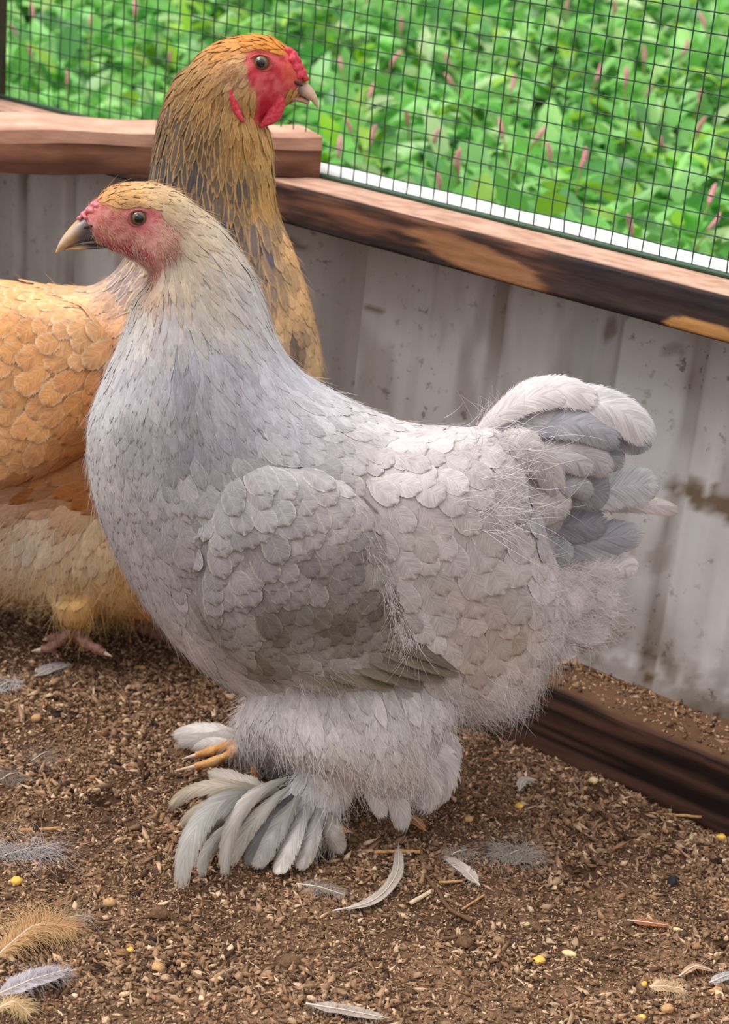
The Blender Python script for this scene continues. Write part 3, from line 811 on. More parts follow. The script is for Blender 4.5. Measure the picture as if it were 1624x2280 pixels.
def eye(pl, parent, px, py, lat, r_px, iris, ring, slit=1.0):
    dist = np.linalg.norm(pl.H(px, py) - CAM); R_ = r_px * dist / F
    c = pl.H(np.array(px), np.array(py), lat - R_ * 0.45)
    hx, up, nn = pl.h, ZUP, pl.n
    e = put('eye', mesh('eye', *ell(c, [hx * R_ * 1.05, up * R_, nn * R_])), iris, parent)
    put('pupil', mesh('pupil', *ell(c + nn * R_ * 0.62, [hx * R_ * .64, up * R_ * .64, nn * R_ * .42])), m_pupil, e)
    th = np.linspace(0, 2 * np.pi, 25)[:-1]; P_ = c + nn * R_ * 0.42 + np.cos(th)[:, None] * hx * R_ * 1.18 * slit + np.sin(th)[:, None] * up * R_ * 1.0
    pth = np.concatenate([P_, P_[:2]]); put('eyelid', mesh('eyelid', *tube(pth, R_ * .15, 6)), ring, parent)
m_pupil = flat_mat('pupil_black', (8, 8, 12), 0.05, 0.8)
m_iris = flat_mat('iris_brown', (112, 88, 66), 0.12, 0.7, (900, .6, 1.2)); m_iris2 = flat_mat('iris_olive', (112, 94, 62), 0.12, 0.7)
m_skin = vcol_mat('bare_skin', 0.5, (900, 0.6, 0.0009), (420, 0.78, 1.25), 0.35)
m_body = vcol_mat('skin_and_down', 0.85, (500, 0.4, 0.0006), (300, 0.85, 1.12), 0.1)
m_beak = vcol_mat('horn_beak', 0.32, (300, 0.15, 0.0003), (250, 0.85, 1.15), 0.5)
m_scale = vcol_mat('scaly_leg', 0.5, (700, 0.7, 0.0008), (500, 0.75, 1.2), 0.35)
m_comb = NT('comb_red'); m_comb.base(m_comb.ramp(m_comb.noise(m_comb.coord(), 500, 3), [(.3, tuple(lin((196, 44, 62)))), (.7, tuple(lin((236, 92, 108))))])); m_comb.rough(.38); m_comb = m_comb.m
m_comb2 = NT('comb_pink'); m_comb2.base(m_comb2.ramp(m_comb2.noise(m_comb2.coord(), 500, 3), [(.3, tuple(lin((206, 104, 116)))), (.7, tuple(lin((238, 152, 158))))])); m_comb2.rough(.42); m_comb2 = m_comb2.m

def dress(pl, bi, root, tab, meta, bare, seed, n_cand, prefix, sep_limit, m_plain, wing_parts=None, dens={}, hackles=(), sep=()):
    """cover a bird with feathers from the table: columns px py dx dy L W r g b r2 g2 b2 lift free point"""
    r = np.random.default_rng(seed)
    P, N = bi.sample(n_cand, r)
    q = pl.px(P); f, near = idw(tab, q)
    ok = np.ones(len(P), bool)
    for b in bare: ok &= ~inside(b, q)
    reg = np.array([meta[i] for i in near]); ok &= (reg != 'none') & (f[:, 2] > 3)
    far = pl.lat(P) < -0.012
    P, N, q, f, reg, far = P[ok], N[ok], q[ok], f[ok], reg[ok], far[ok]
    dist = np.linalg.norm(P - CAM, axis=1) / F
    L = f[:, 2] * dist * r.uniform(.82, 1.2, len(P)); Wd = f[:, 3] * dist * r.uniform(.85, 1.15, len(P))
    rad = np.sqrt(L * Wd) * 0.36 / np.array([(dens.get(g, 1.0)) for g in reg]) * np.where(far, 1.5, 1.0)
    k = dart(P, rad, 0.006); P, N, q, f, reg, far, L, Wd = P[k], N[k], q[k], f[k], reg[k], far[k], L[k], Wd[k]
    L = L * np.where(far, 1.25, 1); Wd = Wd * np.where(far, 1.3, 1)
    D = norm(f[:, :2]); T3 = pl.dir3(q[:, 0], q[:, 1], D)
    T3 = norm(T3 - np.einsum('ij,ij->i', T3, N)[:, None] * N); T3 = norm(T3 + r.normal(0, .13, T3.shape)); T3 = norm(T3 - np.einsum('ij,ij->i', T3, N)[:, None] * N)
    V = body_feathers(bi, P - T3 * L[:, None] * 0.3, N, T3, L, Wd, f[:, 10] * .001 * r.uniform(.6, 1.4, len(P)), f[:, 11], f[:, 12], r.uniform(0, .5, len(P)))
    jit = r.uniform(.86, 1.10, (len(P), 1)) * (1 + r.normal(0, .007, (len(P), 3))) * (.88 + .24 * vnoise(P * np.array([1, 1, .35]), 60, seed, 2))[:, None]
    ca = np.clip(f[:, 4:7] * jit, 0, 1); cb = np.clip(f[:, 7:10] * jit, 0, 1)
    # neighbouring feathers need a stacking order: the later along the flow lies lower
    groups = {}
    for i in range(len(P)):
        groups.setdefault((reg[i], bool(far[i])), []).append(i)
    cnt = {}
    for (g, fr), idx in groups.items():
        idx = np.array(idx); mat = m_hackle if g in hackles else (m_feather if g in ('breast', 'fluff', 'flank') else m_plain)
        rest = idx
        if g in sep and not fr:
            size = (L * Wd)[idx]; o_ = idx[np.argsort(-size)]; pick = o_[:sep_limit]; rest = o_[sep_limit:]
            for i in pick:
                me = mesh(g + '_feather', V[i], FFACE, FUV, {'ca': np.tile(ca[i], (40, 1)), 'cb': np.tile(cb[i], (40, 1))})
                put(g + '_feather', me, mat, (wing_parts or {}).get(g, root))
            cnt[g] = len(pick)
        if len(rest) == 0: continue
        me = mesh(g + '_plumage', V[rest].reshape(-1, 3), (FFACE[None] + (np.arange(len(rest)) * 40)[:, None, None]).reshape(-1, 4), np.tile(FUV, (len(rest), 1)),
                  {'ca': np.repeat(ca[rest], 40, 0), 'cb': np.repeat(cb[rest], 40, 0)})
        put(g + '_plumage', me, mat, root, kind='stuff')
    print(prefix, 'feathers', len(P), cnt)

def cp(rows):
    """control rows: px,py, dx,dy, L,W, colour, edge colour or None, lift mm, free, point, region"""
    T, R_ = [], []
    for (x, y, dx, dy, L, W_, c, e, lift, free, pt, reg) in rows:
        c = lin(c); e = np.minimum(c * 1.22 + .02, 1) if e is None else lin(e)
        T.append([x, y, dx, dy, L, W_, *c, *e, lift, free, pt]); R_.append(reg)
    return np.array(T, float), R_

# ------------------------------------------------------------------ front hen
HEAD1 = math.radians(180 + 12)
p1 = HenPlane((-.063, .987), HEAD1)
BODY1 = [  # ax ay bx by halfwidth lat   (rear -> neck)
    (1235, 1260, 1250, 1360, .010, 0), (1190, 1130, 1240, 1420, .030, 0), (1120, 965, 1205, 1490, .044, 0), (1050, 950, 1135, 1575, .053, 0), (950, 945, 990, 1600, .058, 0),
    (850, 918, 800, 1585, .061, 0), (750, 868, 610, 1560, .061, 0), (680, 828, 440, 1480, .058, 0), (640, 785, 305, 1320, .054, 0), (610, 735, 215, 1130, .047, 0),
    (595, 690, 196, 965, .041, 0), (580, 645, 236, 838, .034, 0), (560, 600, 280, 738, .029, 0), (532, 555, 300, 670, .025, 0), (494, 506, 322, 640, .021, 0), (440, 462, 330, 628, .018, 0), (400, 470, 345, 600, .012, 0)]
HEADL1 = [(455, 500, 440, 580, .008, 0), (430, 452, 420, 612, .0150, 0), (390, 424, 380, 622, .0172, 0), (350, 409, 345, 612, .0176, 0), (308, 405, 310, 588, .0168, 0), (270, 409, 278, 570, .0148, 0),
          (238, 420, 252, 560, .0124, 0), (212, 446, 232, 549, .0098, 0), (192, 470, 212, 540, .0078, 0), (180, 484, 204, 530, .0050, 0)]
SADDLE1 = [(860, 985, 1110, 960, .014, .026), (810, 1090, 1150, 1060, .020, .038), (815, 1200, 1180, 1180, .0215, .041), (855, 1300, 1195, 1290, .021, .041), (890, 1390, 1195, 1390, .018, .038), (970, 1480, 1160, 1480, .011, .032)]
WING1 = [(420, 1150, 425, 1200, .004, .040), (505, 1040, 430, 1290, .0120, .0445), (660, 1050, 475, 1400, .0165, .0495), (790, 1110, 560, 1475, .0195, .053), (865, 1230, 670, 1518, .018, .051), (915, 1340, 790, 1530, .0155, .047), (985, 1420, 900, 1530, .0125, .042), (1040, 1475, 1000, 1512, .006, .038)]
THIGH1 = [(600, 1500, 1000, 1470, .030, .026), (556, 1570, 1020, 1550, .034, .029), (565, 1615, 990, 1610, .034, .032), (628, 1660, 970, 1655, .030, .035), (705, 1700, 965, 1700, .024, .038), (780, 1740, 945, 1740, .016, .040), (840, 1770, 910, 1770, .008, .042)]
SHANK1 = [(680, 1690, 850, 1690, .017, .040), (650, 1750, 790, 1750, .014, .043), (625, 1800, 755, 1805, .012, .046), (600, 1845, 735, 1850, .010, .049), (600, 1880, 710, 1882, .006, .050)]
FARTHIGH = [(600, 1500, 900, 1480, .030, -.028), (535, 1590, 800, 1600, .028, -.032), (522, 1640, 720, 1650, .022, -.038), (535, 1668, 660, 1690, .014, -.044), (545, 1680, 620, 1700, .009, -.047)]
TAIL1 = [(1060, 975, 1090, 1240, .030, 0), (1140, 975, 1150, 1240, .022, 0), (1200, 1000, 1200, 1220, .014, 0), (1250, 1030, 1245, 1180, .006, 0)]
me1, V1 = remesh([loft(p1, BODY1, 80, 48), loft(p1, HEADL1, 40, 32), loft(p1, SADDLE1, 30, 30), loft(p1, THIGH1, 30, 30), loft(p1, SHANK1, 24, 24), loft(p1, FARTHIGH, 24, 24), loft(p1, TAIL1, 24, 30)], .0024, 5)
base1 = p1.c.copy()
hen1 = thing('hen', 'pale lavender-grey hen with pink face and feathered feet standing in front', 'chicken', base1)
FACE1 = [(166, 492), (196, 464), (214, 446), (232, 452), (262, 470), (290, 456), (322, 452), (356, 464), (372, 490), (388, 500), (404, 515), (402, 560), (390, 590), (372, 606), (350, 628), (330, 640), (312, 606), (280, 588), (252, 570), (228, 556), (200, 548)]
LAV, LAVD = (206, 202, 208), (168, 164, 174)
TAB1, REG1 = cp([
    (235, 432, 1, .1, 26, 9, (210, 156, 100), (232, 190, 140), 0.27, .1, .8, 'head'), (290, 420, 1, .15, 32, 10, (210, 162, 108), (232, 196, 150), 0.27, .1, .8, 'head'),
    (350, 428, 1, .35, 40, 11, (210, 176, 134), (232, 208, 176), 0.32, .1, .8, 'head'), (410, 462, .85, .5, 50, 12, (208, 184, 154), (232, 215, 192), 0.36, .15, .9, 'neck'),
    (440, 540, .75, .75, 70, 13, (208, 188, 164), (230, 215, 196), 0.41, .15, .95, 'neck'), (500, 555, .62, .8, 90, 15, (206, 194, 182), (228, 218, 208), 0.41, .15, .95, 'neck'),
    (400, 630, .3, 1, 80, 13, (204, 186, 166), (230, 216, 200), 0.41, .2, .95, 'neck'), (345, 655, .05, 1, 45, 11, (204, 172, 150), (226, 205, 190), 0.36, .2, .9, 'neck'), (300, 640, -.1, 1, 60, 12, (216, 206, 198), None, 0.36, .2, .9, 'neck'),
    (300, 710, -.15, 1, 90, 16, (208, 204, 202), None, 0.41, .2, .9, 'neck'), (380, 720, .08, 1, 100, 18, (190, 186, 190), (212, 206, 204), 0.41, .2, .9, 'neck'), (470, 680, .5, .9, 110, 17, (204, 194, 186), (226, 218, 212), 0.41, .2, .95, 'neck'),
    (550, 660, .45, .95, 110, 18, (206, 200, 200), None, 0.41, .15, .95, 'neck'), (570, 760, .5, .9, 120, 22, (204, 202, 210), None, 0.41, .15, .9, 'neck'), (480, 790, .3, 1, 120, 24, (186, 184, 194), (212, 208, 214), 0.45, .2, .85, 'neck'),
    (630, 830, .75, .7, 120, 26, (208, 206, 216), None, 0.41, .15, .8, 'neck'), (550, 860, .55, .85, 120, 30, (192, 190, 200), None, 0.45, .2, .7, 'neck'),
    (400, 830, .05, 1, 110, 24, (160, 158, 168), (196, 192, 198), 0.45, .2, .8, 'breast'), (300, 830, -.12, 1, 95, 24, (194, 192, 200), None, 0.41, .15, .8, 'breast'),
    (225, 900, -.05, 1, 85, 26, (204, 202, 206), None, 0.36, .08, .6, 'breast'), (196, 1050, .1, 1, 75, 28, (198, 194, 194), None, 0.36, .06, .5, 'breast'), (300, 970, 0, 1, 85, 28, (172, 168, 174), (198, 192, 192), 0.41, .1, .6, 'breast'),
    (420, 980, .12, 1, 90, 28, (152, 149, 158), (184, 180, 186), 0.41, .15, .6, 'breast'), (520, 960, .35, .95, 100, 32, (168, 165, 174), (198, 194, 200), 0.41, .12, .6, 'breast'), (260, 1190, .2, 1, 75, 30, (184, 179, 184), None, 0.36, .06, .5, 'breast'),  # breast centre: own lavender patch, with neck shade mixed into the colour
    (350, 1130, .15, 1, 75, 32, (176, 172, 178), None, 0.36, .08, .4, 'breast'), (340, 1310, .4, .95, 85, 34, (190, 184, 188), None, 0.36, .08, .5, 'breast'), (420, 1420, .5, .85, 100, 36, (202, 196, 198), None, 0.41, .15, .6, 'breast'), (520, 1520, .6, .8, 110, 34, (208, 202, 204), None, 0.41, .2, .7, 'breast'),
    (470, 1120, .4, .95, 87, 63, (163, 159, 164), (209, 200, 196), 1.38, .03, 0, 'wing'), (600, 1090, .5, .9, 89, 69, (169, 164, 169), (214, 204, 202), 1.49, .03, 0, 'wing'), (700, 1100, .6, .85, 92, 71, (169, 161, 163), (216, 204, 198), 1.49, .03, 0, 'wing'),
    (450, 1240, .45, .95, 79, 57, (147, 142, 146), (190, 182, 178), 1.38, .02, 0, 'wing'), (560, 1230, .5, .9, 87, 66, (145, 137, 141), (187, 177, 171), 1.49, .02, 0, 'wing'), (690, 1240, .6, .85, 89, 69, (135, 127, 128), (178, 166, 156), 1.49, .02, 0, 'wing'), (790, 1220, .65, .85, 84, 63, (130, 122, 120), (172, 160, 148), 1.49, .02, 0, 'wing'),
    (480, 1370, .6, .85, 79, 55, (123, 117, 114), (163, 152, 142), 1.38, .02, 0, 'wing'), (600, 1370, .65, .8, 81, 60, (112, 104, 97), (152, 140, 123), 1.49, .02, 0, 'wing'), (730, 1370, .7, .8, 84, 63, (107, 98, 89), (147, 133, 117), 1.49, .02, 0, 'wing'), (840, 1340, .7, .8, 81, 60, (104, 96, 89), (143, 130, 116), 1.49, .02, 0, 'wing'),  # lower coverts: own grey-brown, deepened to carry shade on the body side
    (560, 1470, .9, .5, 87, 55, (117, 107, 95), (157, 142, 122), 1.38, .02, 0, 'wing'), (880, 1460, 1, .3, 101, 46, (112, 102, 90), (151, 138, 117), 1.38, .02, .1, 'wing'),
    (690, 890, .85, .5, 100, 32, (212, 208, 214), None, 0.63, .08, .5, 'back'), (640, 960, .7, .7, 95, 36, (196, 192, 200), None, 0.70, .1, .4, 'back'), (800, 930, .95, .25, 85, 40, (212, 206, 210), None, 0.70, .06, .2, 'back'), (760, 1010, .85, .5, 85, 44, (200, 193, 197), None, 0.77, .06, .2, 'back'), (900, 965, 1, .1, 75, 46, (212, 205, 207), None, 0.77, .06, .1, 'back'), (1000, 970, 1, .05, 75, 50, (212, 203, 205), None, 0.84, .1, .1, 'back'), (1060, 955, .9, -.4, 80, 50, (214, 206, 208), None, 0.84, .15, .1, 'back'),
    (830, 1060, .8, .55, 95, 62, (202, 192, 192), (220, 210, 208), 1.22, .1, 0, 'saddle'), (940, 1050, .8, .55, 90, 66, (206, 197, 198), (224, 214, 214), 1.36, .12, 0, 'saddle'), (1040, 1060, .75, .65, 95, 72, (202, 193, 194), (222, 212, 212), 1.50, .15, 0, 'saddle'), (860, 1150, .55, .85, 95, 66, (206, 197, 198), None, 1.22, .1, 0, 'saddle'), (960, 1180, .5, .9, 100, 72, (204, 195, 195), None, 1.29, .1, 0, 'saddle'), (1080, 1190, .4, .95, 110, 80, (196, 187, 187), None, 1.36, .1, 0, 'saddle'),
    (920, 1300, .4, .95, 110, 66, (206, 196, 196), None, 1.22, .12, .2, 'saddle'), (1020, 1320, .3, 1, 120, 78, (194, 184, 181), None, 1.36, .1, .1, 'saddle'), (1130, 1300, .25, 1, 125, 80, (192, 182, 180), None, 1.36, .1, .1, 'saddle'), (950, 1410, .35, .95, 110, 50, (212, 204, 205), None, 1.22, .2, .4, 'saddle'), (1060, 1440, .2, 1, 115, 70, (190, 176, 168), None, 1.36, .15, .2, 'saddle'), (1150, 1420, .2, 1, 110, 66, (186, 170, 160), None, 1.36, .15, .2, 'saddle'),
    (1230, 1300, .9, .35, 110, 62, (220, 211, 215), None, 1.8, .3, .4, 'fluff'), (1210, 1420, .75, .6, 110, 50, (222, 214, 217), None, 1.8, .35, .6, 'fluff'), (1120, 1540, .5, .85, 100, 40, (222, 215, 218), None, 1.6, .4, .8, 'fluff'), (1190, 1130, 1, .1, 90, 70, (176, 171, 178), None, 2., .2, .1, 'tailbase'), (1200, 1010, 1, -.1, 90, 70, (196, 190, 196), None, 2., .2, .1, 'tailbase'), (1150, 1060, .9, .2, 95, 70, (196, 188, 190), None, 2.2, .2, .1, 'tailbase'),
    (580, 1590, .1, 1, 90, 30, (212, 206, 207), None, 1.2, .25, .8, 'thigh'), (700, 1580, .1, 1, 90, 30, (214, 208, 209), None, 1.2, .25, .8, 'thigh'), (850, 1580, .15, 1, 95, 30, (214, 208, 209), None, 1.2, .25, .8, 'thigh'), (980, 1580, .3, 1, 95, 32, (216, 209, 211), None, 1.2, .3, .8, 'thigh'),
    (620, 1680, .35, 1, 70, 30, (212, 205, 205), None, 1.2, .25, .8, 'thigh'), (760, 1700, .3, 1, 95, 34, (208, 199, 196), None, 1.3, .25, .7, 'thigh'), (900, 1700, .3, 1, 100, 40, (206, 196, 194), None, 1.4, .25, .6, 'thigh'), (960, 1740, .15, 1, 95, 44, (212, 204, 206), None, 1.5, .3, .4, 'thigh'), (850, 1800, .5, .9, 90, 40, (214, 207, 209), None, 1.4, .4, .7, 'thigh'),
    (680, 1790, -.3, 1, 80, 26, (206, 202, 204), None, 1.2, .3, .8, 'shank'), (640, 1860, -.5, .9, 80, 24, (210, 207, 210), None, 1.2, .35, .8, 'shank'), (740, 1850, .1, 1, 70, 22, (200, 196, 197), None, 1.2, .35, .8, 'shank'),
])
def paint_body(me, pl, tab, face, skin, seed, extra=()):
    V = np.empty(len(me.vertices) * 3, np.float32); me.vertices.foreach_get('co', V); V = V.reshape(-1, 3).astype(float)
    q = pl.px(V); f, _ = idw(tab, q); c = f[:, 4:7] * .92
    k = smooth(-4, 7, polydist(face, q) + 10 * (vnoise(V, 320, seed, 2) - .5))
    n_ = vnoise(V, 260, seed + 1, 3)
    sk = mixc(np.tile(lin(skin[0]), (len(V), 1)), np.tile(lin(skin[1]), (len(V), 1)), smooth(.35, .7, n_))
    for (x, y, rx, ry, col, a) in extra:
        sk = mixc(sk, np.tile(lin(col), (len(V), 1)), a * smooth(1.25, .6, np.hypot((q[:, 0] - x) / rx, (q[:, 1] - y) / ry) + .3 * (n_ - .5)))
    c = mixc(c, sk, k)
    a = me.color_attributes.new('ca', 'FLOAT_COLOR', 'POINT')
    a.data.foreach_set('color', np.concatenate([c, np.ones((len(c), 1))], 1).astype(np.float32).ravel())
# pull eye sockets in and roughen the bare skin a little before painting
def carve(me, pl, spots, face, seed):
    V = np.empty(len(me.vertices) * 3, np.float32); me.vertices.foreach_get('co', V); V = V.reshape(-1, 3).astype(float)
    q = pl.px(V); l = pl.lat(V); sg = np.sign(l)
    d = np.zeros(len(V))
    for (x, y, r, dep) in spots:
        d -= dep * np.exp(-(np.hypot(q[:, 0] - x, q[:, 1] - y) / r) ** 2)
    k = smooth(0, 10, polydist(face, q))
    d += k * (vnoise(V, 420, seed, 2) - .5) * .0016
    V += (d * sg * np.minimum(1, np.abs(l) / .006))[:, None] * pl.n
    me.vertices.foreach_set('co', V.astype(np.float32).ravel()); me.update()
carve(me1, p1, [(309, 482, 26, .0030), (275, 470, 24, .001), (290, 530, 30, .0008), (375, 540, 26, -.0026), (350, 575, 24, -.0016), (340, 452, 34, -.0012)], FACE1, 3)
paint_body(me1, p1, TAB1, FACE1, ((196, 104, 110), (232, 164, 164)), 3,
           [(378, 535, 26, 46, (220, 172, 158), .8), (300, 505, 50, 26, (196, 110, 116), .5), (200, 478, 34, 22, (226, 140, 146), .7), (262, 568, 70, 26, (170, 48, 70), .85), (345, 615, 30, 26, (190, 112, 100), .8)])
body1 = put('body', me1, m_body, hen1)
bi1 = BodyIndex(me1)
# wings
wme, _ = remesh([loft(p1, WING1, 36, 32)], .0022, 4)
def mirror_mesh(me, pl):
    m = me.copy(); V = np.empty(len(m.vertices) * 3, np.float32); m.vertices.foreach_get('co', V); V = V.reshape(-1, 3).astype(float)
    V = V - 2 * pl.lat(V)[:, None] * pl.n; m.vertices.foreach_set('co', V.astype(np.float32).ravel()); m.flip_normals(); m.update(); return m
wfar = mirror_mesh(wme, p1)
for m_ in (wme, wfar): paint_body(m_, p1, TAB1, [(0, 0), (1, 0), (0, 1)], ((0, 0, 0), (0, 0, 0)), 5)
wing1 = put('wing', wme, m_body, hen1); put('wing', wfar, m_body, hen1)
# one index over body and near wing so feathers lie over both
def joined_index(meshes):
    items = []
    for m in meshes:
        b = BodyIndex(m); items.append((b.V, [b.T]))
    V, Fs = merge(items); return BodyIndex(mesh('tmp', V, Fs))
bi1 = joined_index([me1, wme, wfar])
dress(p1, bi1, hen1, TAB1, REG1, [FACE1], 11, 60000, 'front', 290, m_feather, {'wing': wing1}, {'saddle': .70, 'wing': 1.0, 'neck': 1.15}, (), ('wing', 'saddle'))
# flight feathers showing along the lower edge of the wing
for i, (a, b, c, w, col) in enumerate([
        ((640, 1478), (730, 1508), (800, 1522), 40, (124, 112, 96)), ((690, 1470), (800, 1505), (890, 1523), 40, (128, 116, 99)), ((740, 1462), (860, 1500), (950, 1521), 38, (124, 112, 97)),
        ((780, 1452), (900, 1488), (1000, 1514), 36, (120, 108, 94)), ((820, 1440), (930, 1472), (1034, 1504), 34, (124, 111, 96)), ((850, 1425), (950, 1455), (1040, 1490), 32, (114, 102, 90)), ((590, 1462), (650, 1490), (700, 1508), 46, (132, 118, 100)), ((660, 1440), (690, 1475), (700, 1500), 60, (130, 114, 96))]):
    V, Fq, uv = vane(p1, [a, b, c], w, [.0665 - .0008 * i, .066 - .0008 * i, .058 - .001 * i], .25, cup=.12)
    put('flight_feather', mesh('flight_feather', V, Fq, uv, {'ca': np.tile(lin(col), (len(V), 1)), 'cb': np.tile(lin(col) * 1.3, (len(V), 1))}), m_big, wing1)
# tail
TAIL = [
    ([(1150, 1000), (1290, 930), (1400, 960)], 90, (-.004, -.002, -.002), .4, (150, 146, 156), None), ([(1160, 1040), (1300, 1010), (1395, 1040)], 86, (.002, .002, .002), .2, (150, 147, 156), None),
    ([(1160, 1110), (1290, 1090), (1390, 1110)], 84, (.004, .006, .004), .1, (152, 148, 156), None), ([(1150, 1170), (1270, 1170), (1360, 1160)], 84, (.004, .006, .004), .0, (140, 137, 145), None),
    ([(1090, 990), (1190, 930), (1310, 935)], 76, (.012, .012, .008), .4, (190, 184, 190), None),  # points, width px, lateral m, face, colour, edge colour
    ([(1250, 965), (1385, 972), (1442, 1012)], 62, (-.006, -.004, -.002), .3, (168, 164, 174), None),
    ([(1190, 910), (1350, 900), (1461, 998)], 84, (.000, .004, .004), .55, (214, 206, 211), (236, 232, 238)),
    ([(1085, 950), (1215, 868), (1345, 905)], 74, (.006, .006, .004), .6, (212, 203, 206), (232, 226, 228)),
    ([(1160, 965), (1285, 942), (1388, 1000)], 72, (.014, .014, .011), .3, (168, 166, 174), None),
    ([(1060, 970), (1170, 890), (1275, 890)], 60, (.012, .012, .008), .5, (214, 204, 205), None),
    ([(1270, 1118), (1380, 1085), (1477, 1082)], 92, (.002, .004, .004), .1, (186, 183, 190), (212, 209, 214)),
    ([(1290, 1135), (1420, 1122), (1518, 1143)], 38, (-.004, -.004, -.004), .2, (206, 194, 194), (178, 158, 150)),
    ([(1150, 1020), (1275, 1000), (1368, 1068)], 70, (.018, .018, .014), .2, (180, 172, 178), None),
    ([(1170, 1040), (1260, 1020), (1325, 1062)], 56, (.022, .022, .018), .2, (190, 182, 187), (214, 208, 214)),
    ([(1170, 1225), (1300, 1205), (1443, 1188)], 84, (.006, .006, .004), .0, (156, 154, 162), (188, 186, 194)),
    ([(1170, 1228), (1230, 1228), (1282, 1248)], 62, (.014, .014, .012), .0, (160, 160, 166), None),
    ([(1235, 1085), (1285, 1085), (1305, 1120)], 52, (.020, .020, .017), .1, (172, 167, 174), None),
    ([(1130, 1120), (1210, 1120), (1268, 1155)], 92, (.028, .028, .022), .1, (190, 180, 181), None),
    ([(1080, 1050), (1180, 1010), (1252, 1120)], 66, (.034, .034, .026), .25, (200, 191, 193), (220, 212, 214)),
    ([(1090, 1010), (1160, 985), (1205, 1010)], 64, (.032, .032, .028), .4, (204, 196, 196), None),
    ([(1290, 1290), (1370, 1262), (1417, 1285)], 62, (.004, .004, .002), .0, (222, 213, 217), None),
    ([(1290, 1325), (1345, 1325), (1382, 1322)], 56, (.010, .010, .006), .0, (222, 213, 217), None),
    ([(1210, 1370), (1290, 1400), (1366, 1412)], 54, (.014, .014, .010), .0, (222, 213, 216), None),
    ([(1195, 1320), (1270, 1330), (1330, 1352)], 96, (.022, .020, .014), .0, (222, 213, 217), None),
    ([(1215, 1420), (1255, 1440), (1290, 1440)], 50, (.012, .012, .010), .0, (216, 207, 208), None)]
for i, (pts, w, la, fc, c, e) in enumerate(TAIL):
    V, Fq, uv = vane(p1, pts, w * (1.16 if i > 4 else 1.06), la, fc, cup=.30)
    c = lin(c); e = c * 1.2 if e is None else lin(e)
    put('tail_feather' if i < 20 else 'fluff_feather', mesh('tail_feather', V, Fq, uv, {'ca': np.tile(c, (len(V), 1)), 'cb': np.tile(np.minimum(e, 1), (len(V), 1))}), m_big, hen1)
# loose fluff under the tail
rF = np.random.default_rng(15); n = 1500; fx = 1215 + 150 * rF.random(n) ** 1.4; fy = rF.uniform(1255, 1440, n); fx = np.where(fy > 1370, fx - (fy - 1370) * .5, fx)
Pf = np.array([p1.H(np.array(a), np.array(b), c) for a, b, c in zip(fx, fy, rF.uniform(.004, .020, n))]); ang = rF.normal(.25, .5, n)
strands('tail_fluff', Pf, norm(p1.dir3(fx, fy, np.stack([np.cos(ang), np.sin(ang)], -1))), np.tile(p1.n, (n, 1)), rF.uniform(25, 70, n) * .00027, np.full(n, .1), .15, .2, .00012, np.tile(lin((226, 217, 219)), (n, 1)) * rF.uniform(.85, 1.08, (n, 1)), rF, hen1, 6, .35)
# head: beak, comb, eyes, nostril
def two_tone(V, pl, fn):
    return fn(pl.px(V))
BK = [(222, 478, 236, 536, .0078, 0), (196, 476, 214, 537, .0074, 0), (174, 488, 196, 538, .0064, 0), (155, 507, 175, 542, .0052, 0), (140, 526, 156, 548, .0038, 0), (129, 545, 139, 556, .0024, 0), (123, 562, 127, 565, .0009, 0)]
Vb_, Fb_ = loft(p1, BK, 40, 26, 2.0)
def bkcol(q):
    t = smooth(188, 150, q[:, 0] + .35 * (q[:, 1] - 520)); c = mixc(np.tile(lin((92, 84, 92)), (len(q), 1)), np.tile(lin((206, 170, 122)), (len(q), 1)), t)
    return mixc(c, np.tile(lin((190, 190, 205)), (len(q), 1)), .5 * smooth(9, 0, np.abs(q[:, 1] - (498 + (178 - q[:, 0]) * .95))) * smooth(200, 180, q[:, 0]))  # pale bluish streak along the bill: a highlight put into the colour
beak1 = put('beak', mesh('beak', Vb_, Fb_, cols={'ca': bkcol(p1.px(Vb_))}), m_beak, hen1)
LB = [(240, 539, 236, 552, .0066, 0), (215, 539, 208, 554, .0060, 0), (190, 541, 182, 556, .0050, 0), (165, 546, 158, 556, .0036, 0), (148, 552, 142, 558, .0018, 0)]
Vl_, Fl_ = loft(p1, LB, 24, 20, 2.0)
def lbcol(q): return mixc(np.tile(lin((84, 74, 78)), (len(q), 1)), np.tile(lin((196, 158, 112)), (len(q), 1)), smooth(205, 170, q[:, 0]))
put('lower_beak', mesh('lower_beak', Vl_, Fl_, cols={'ca': lbcol(p1.px(Vl_))}), m_beak, beak1)
nos = flat_mat('nostril_dark', (70, 48, 50), .6)
cN = p1.H(np.array(196.), np.array(505.), .0078)
put('nostril', mesh('nostril', *ell(cN, [p1.h * .0026 + ZUP * -.0006, ZUP * .0010, p1.n * .0008])), nos, beak1)
cm = []
for k, (x, y, rr_) in enumerate([(176, 486, 8), (186, 477, 10), (197, 467, 11), (208, 456, 11), (218, 447, 9), (190, 484, 8), (204, 470, 9), (216, 458, 8)]):
    for la in ((0.0, .0030, -.0030) if k < 5 else (.0055, -.0055)):
        R_ = rr_ * .00019; cm.append(ell(p1.H(np.array(float(x)), np.array(float(y)), la), [p1.h * R_, ZUP * R_, p1.n * R_ * .8], (8, 10), .5, k))
Vc, Fc_ = merge(cm); cme, _ = remesh([(Vc, Fc_)], .0007, 3)
put('comb', cme, m_comb2, hen1, label='small low pink comb')
lid1 = flat_mat('eyelid_pink', (176, 96, 100), .5)
def surf_lat(bi, pl, px, py):
    o = CAM; d = ray(px, py); l, nn, i, dd = bi.bvh.ray_cast(Vector(o), Vector(d)); return float(pl.lat(np.array(l))) if l is not None else .016
l1 = surf_lat(bi1, p1, 309, 482)
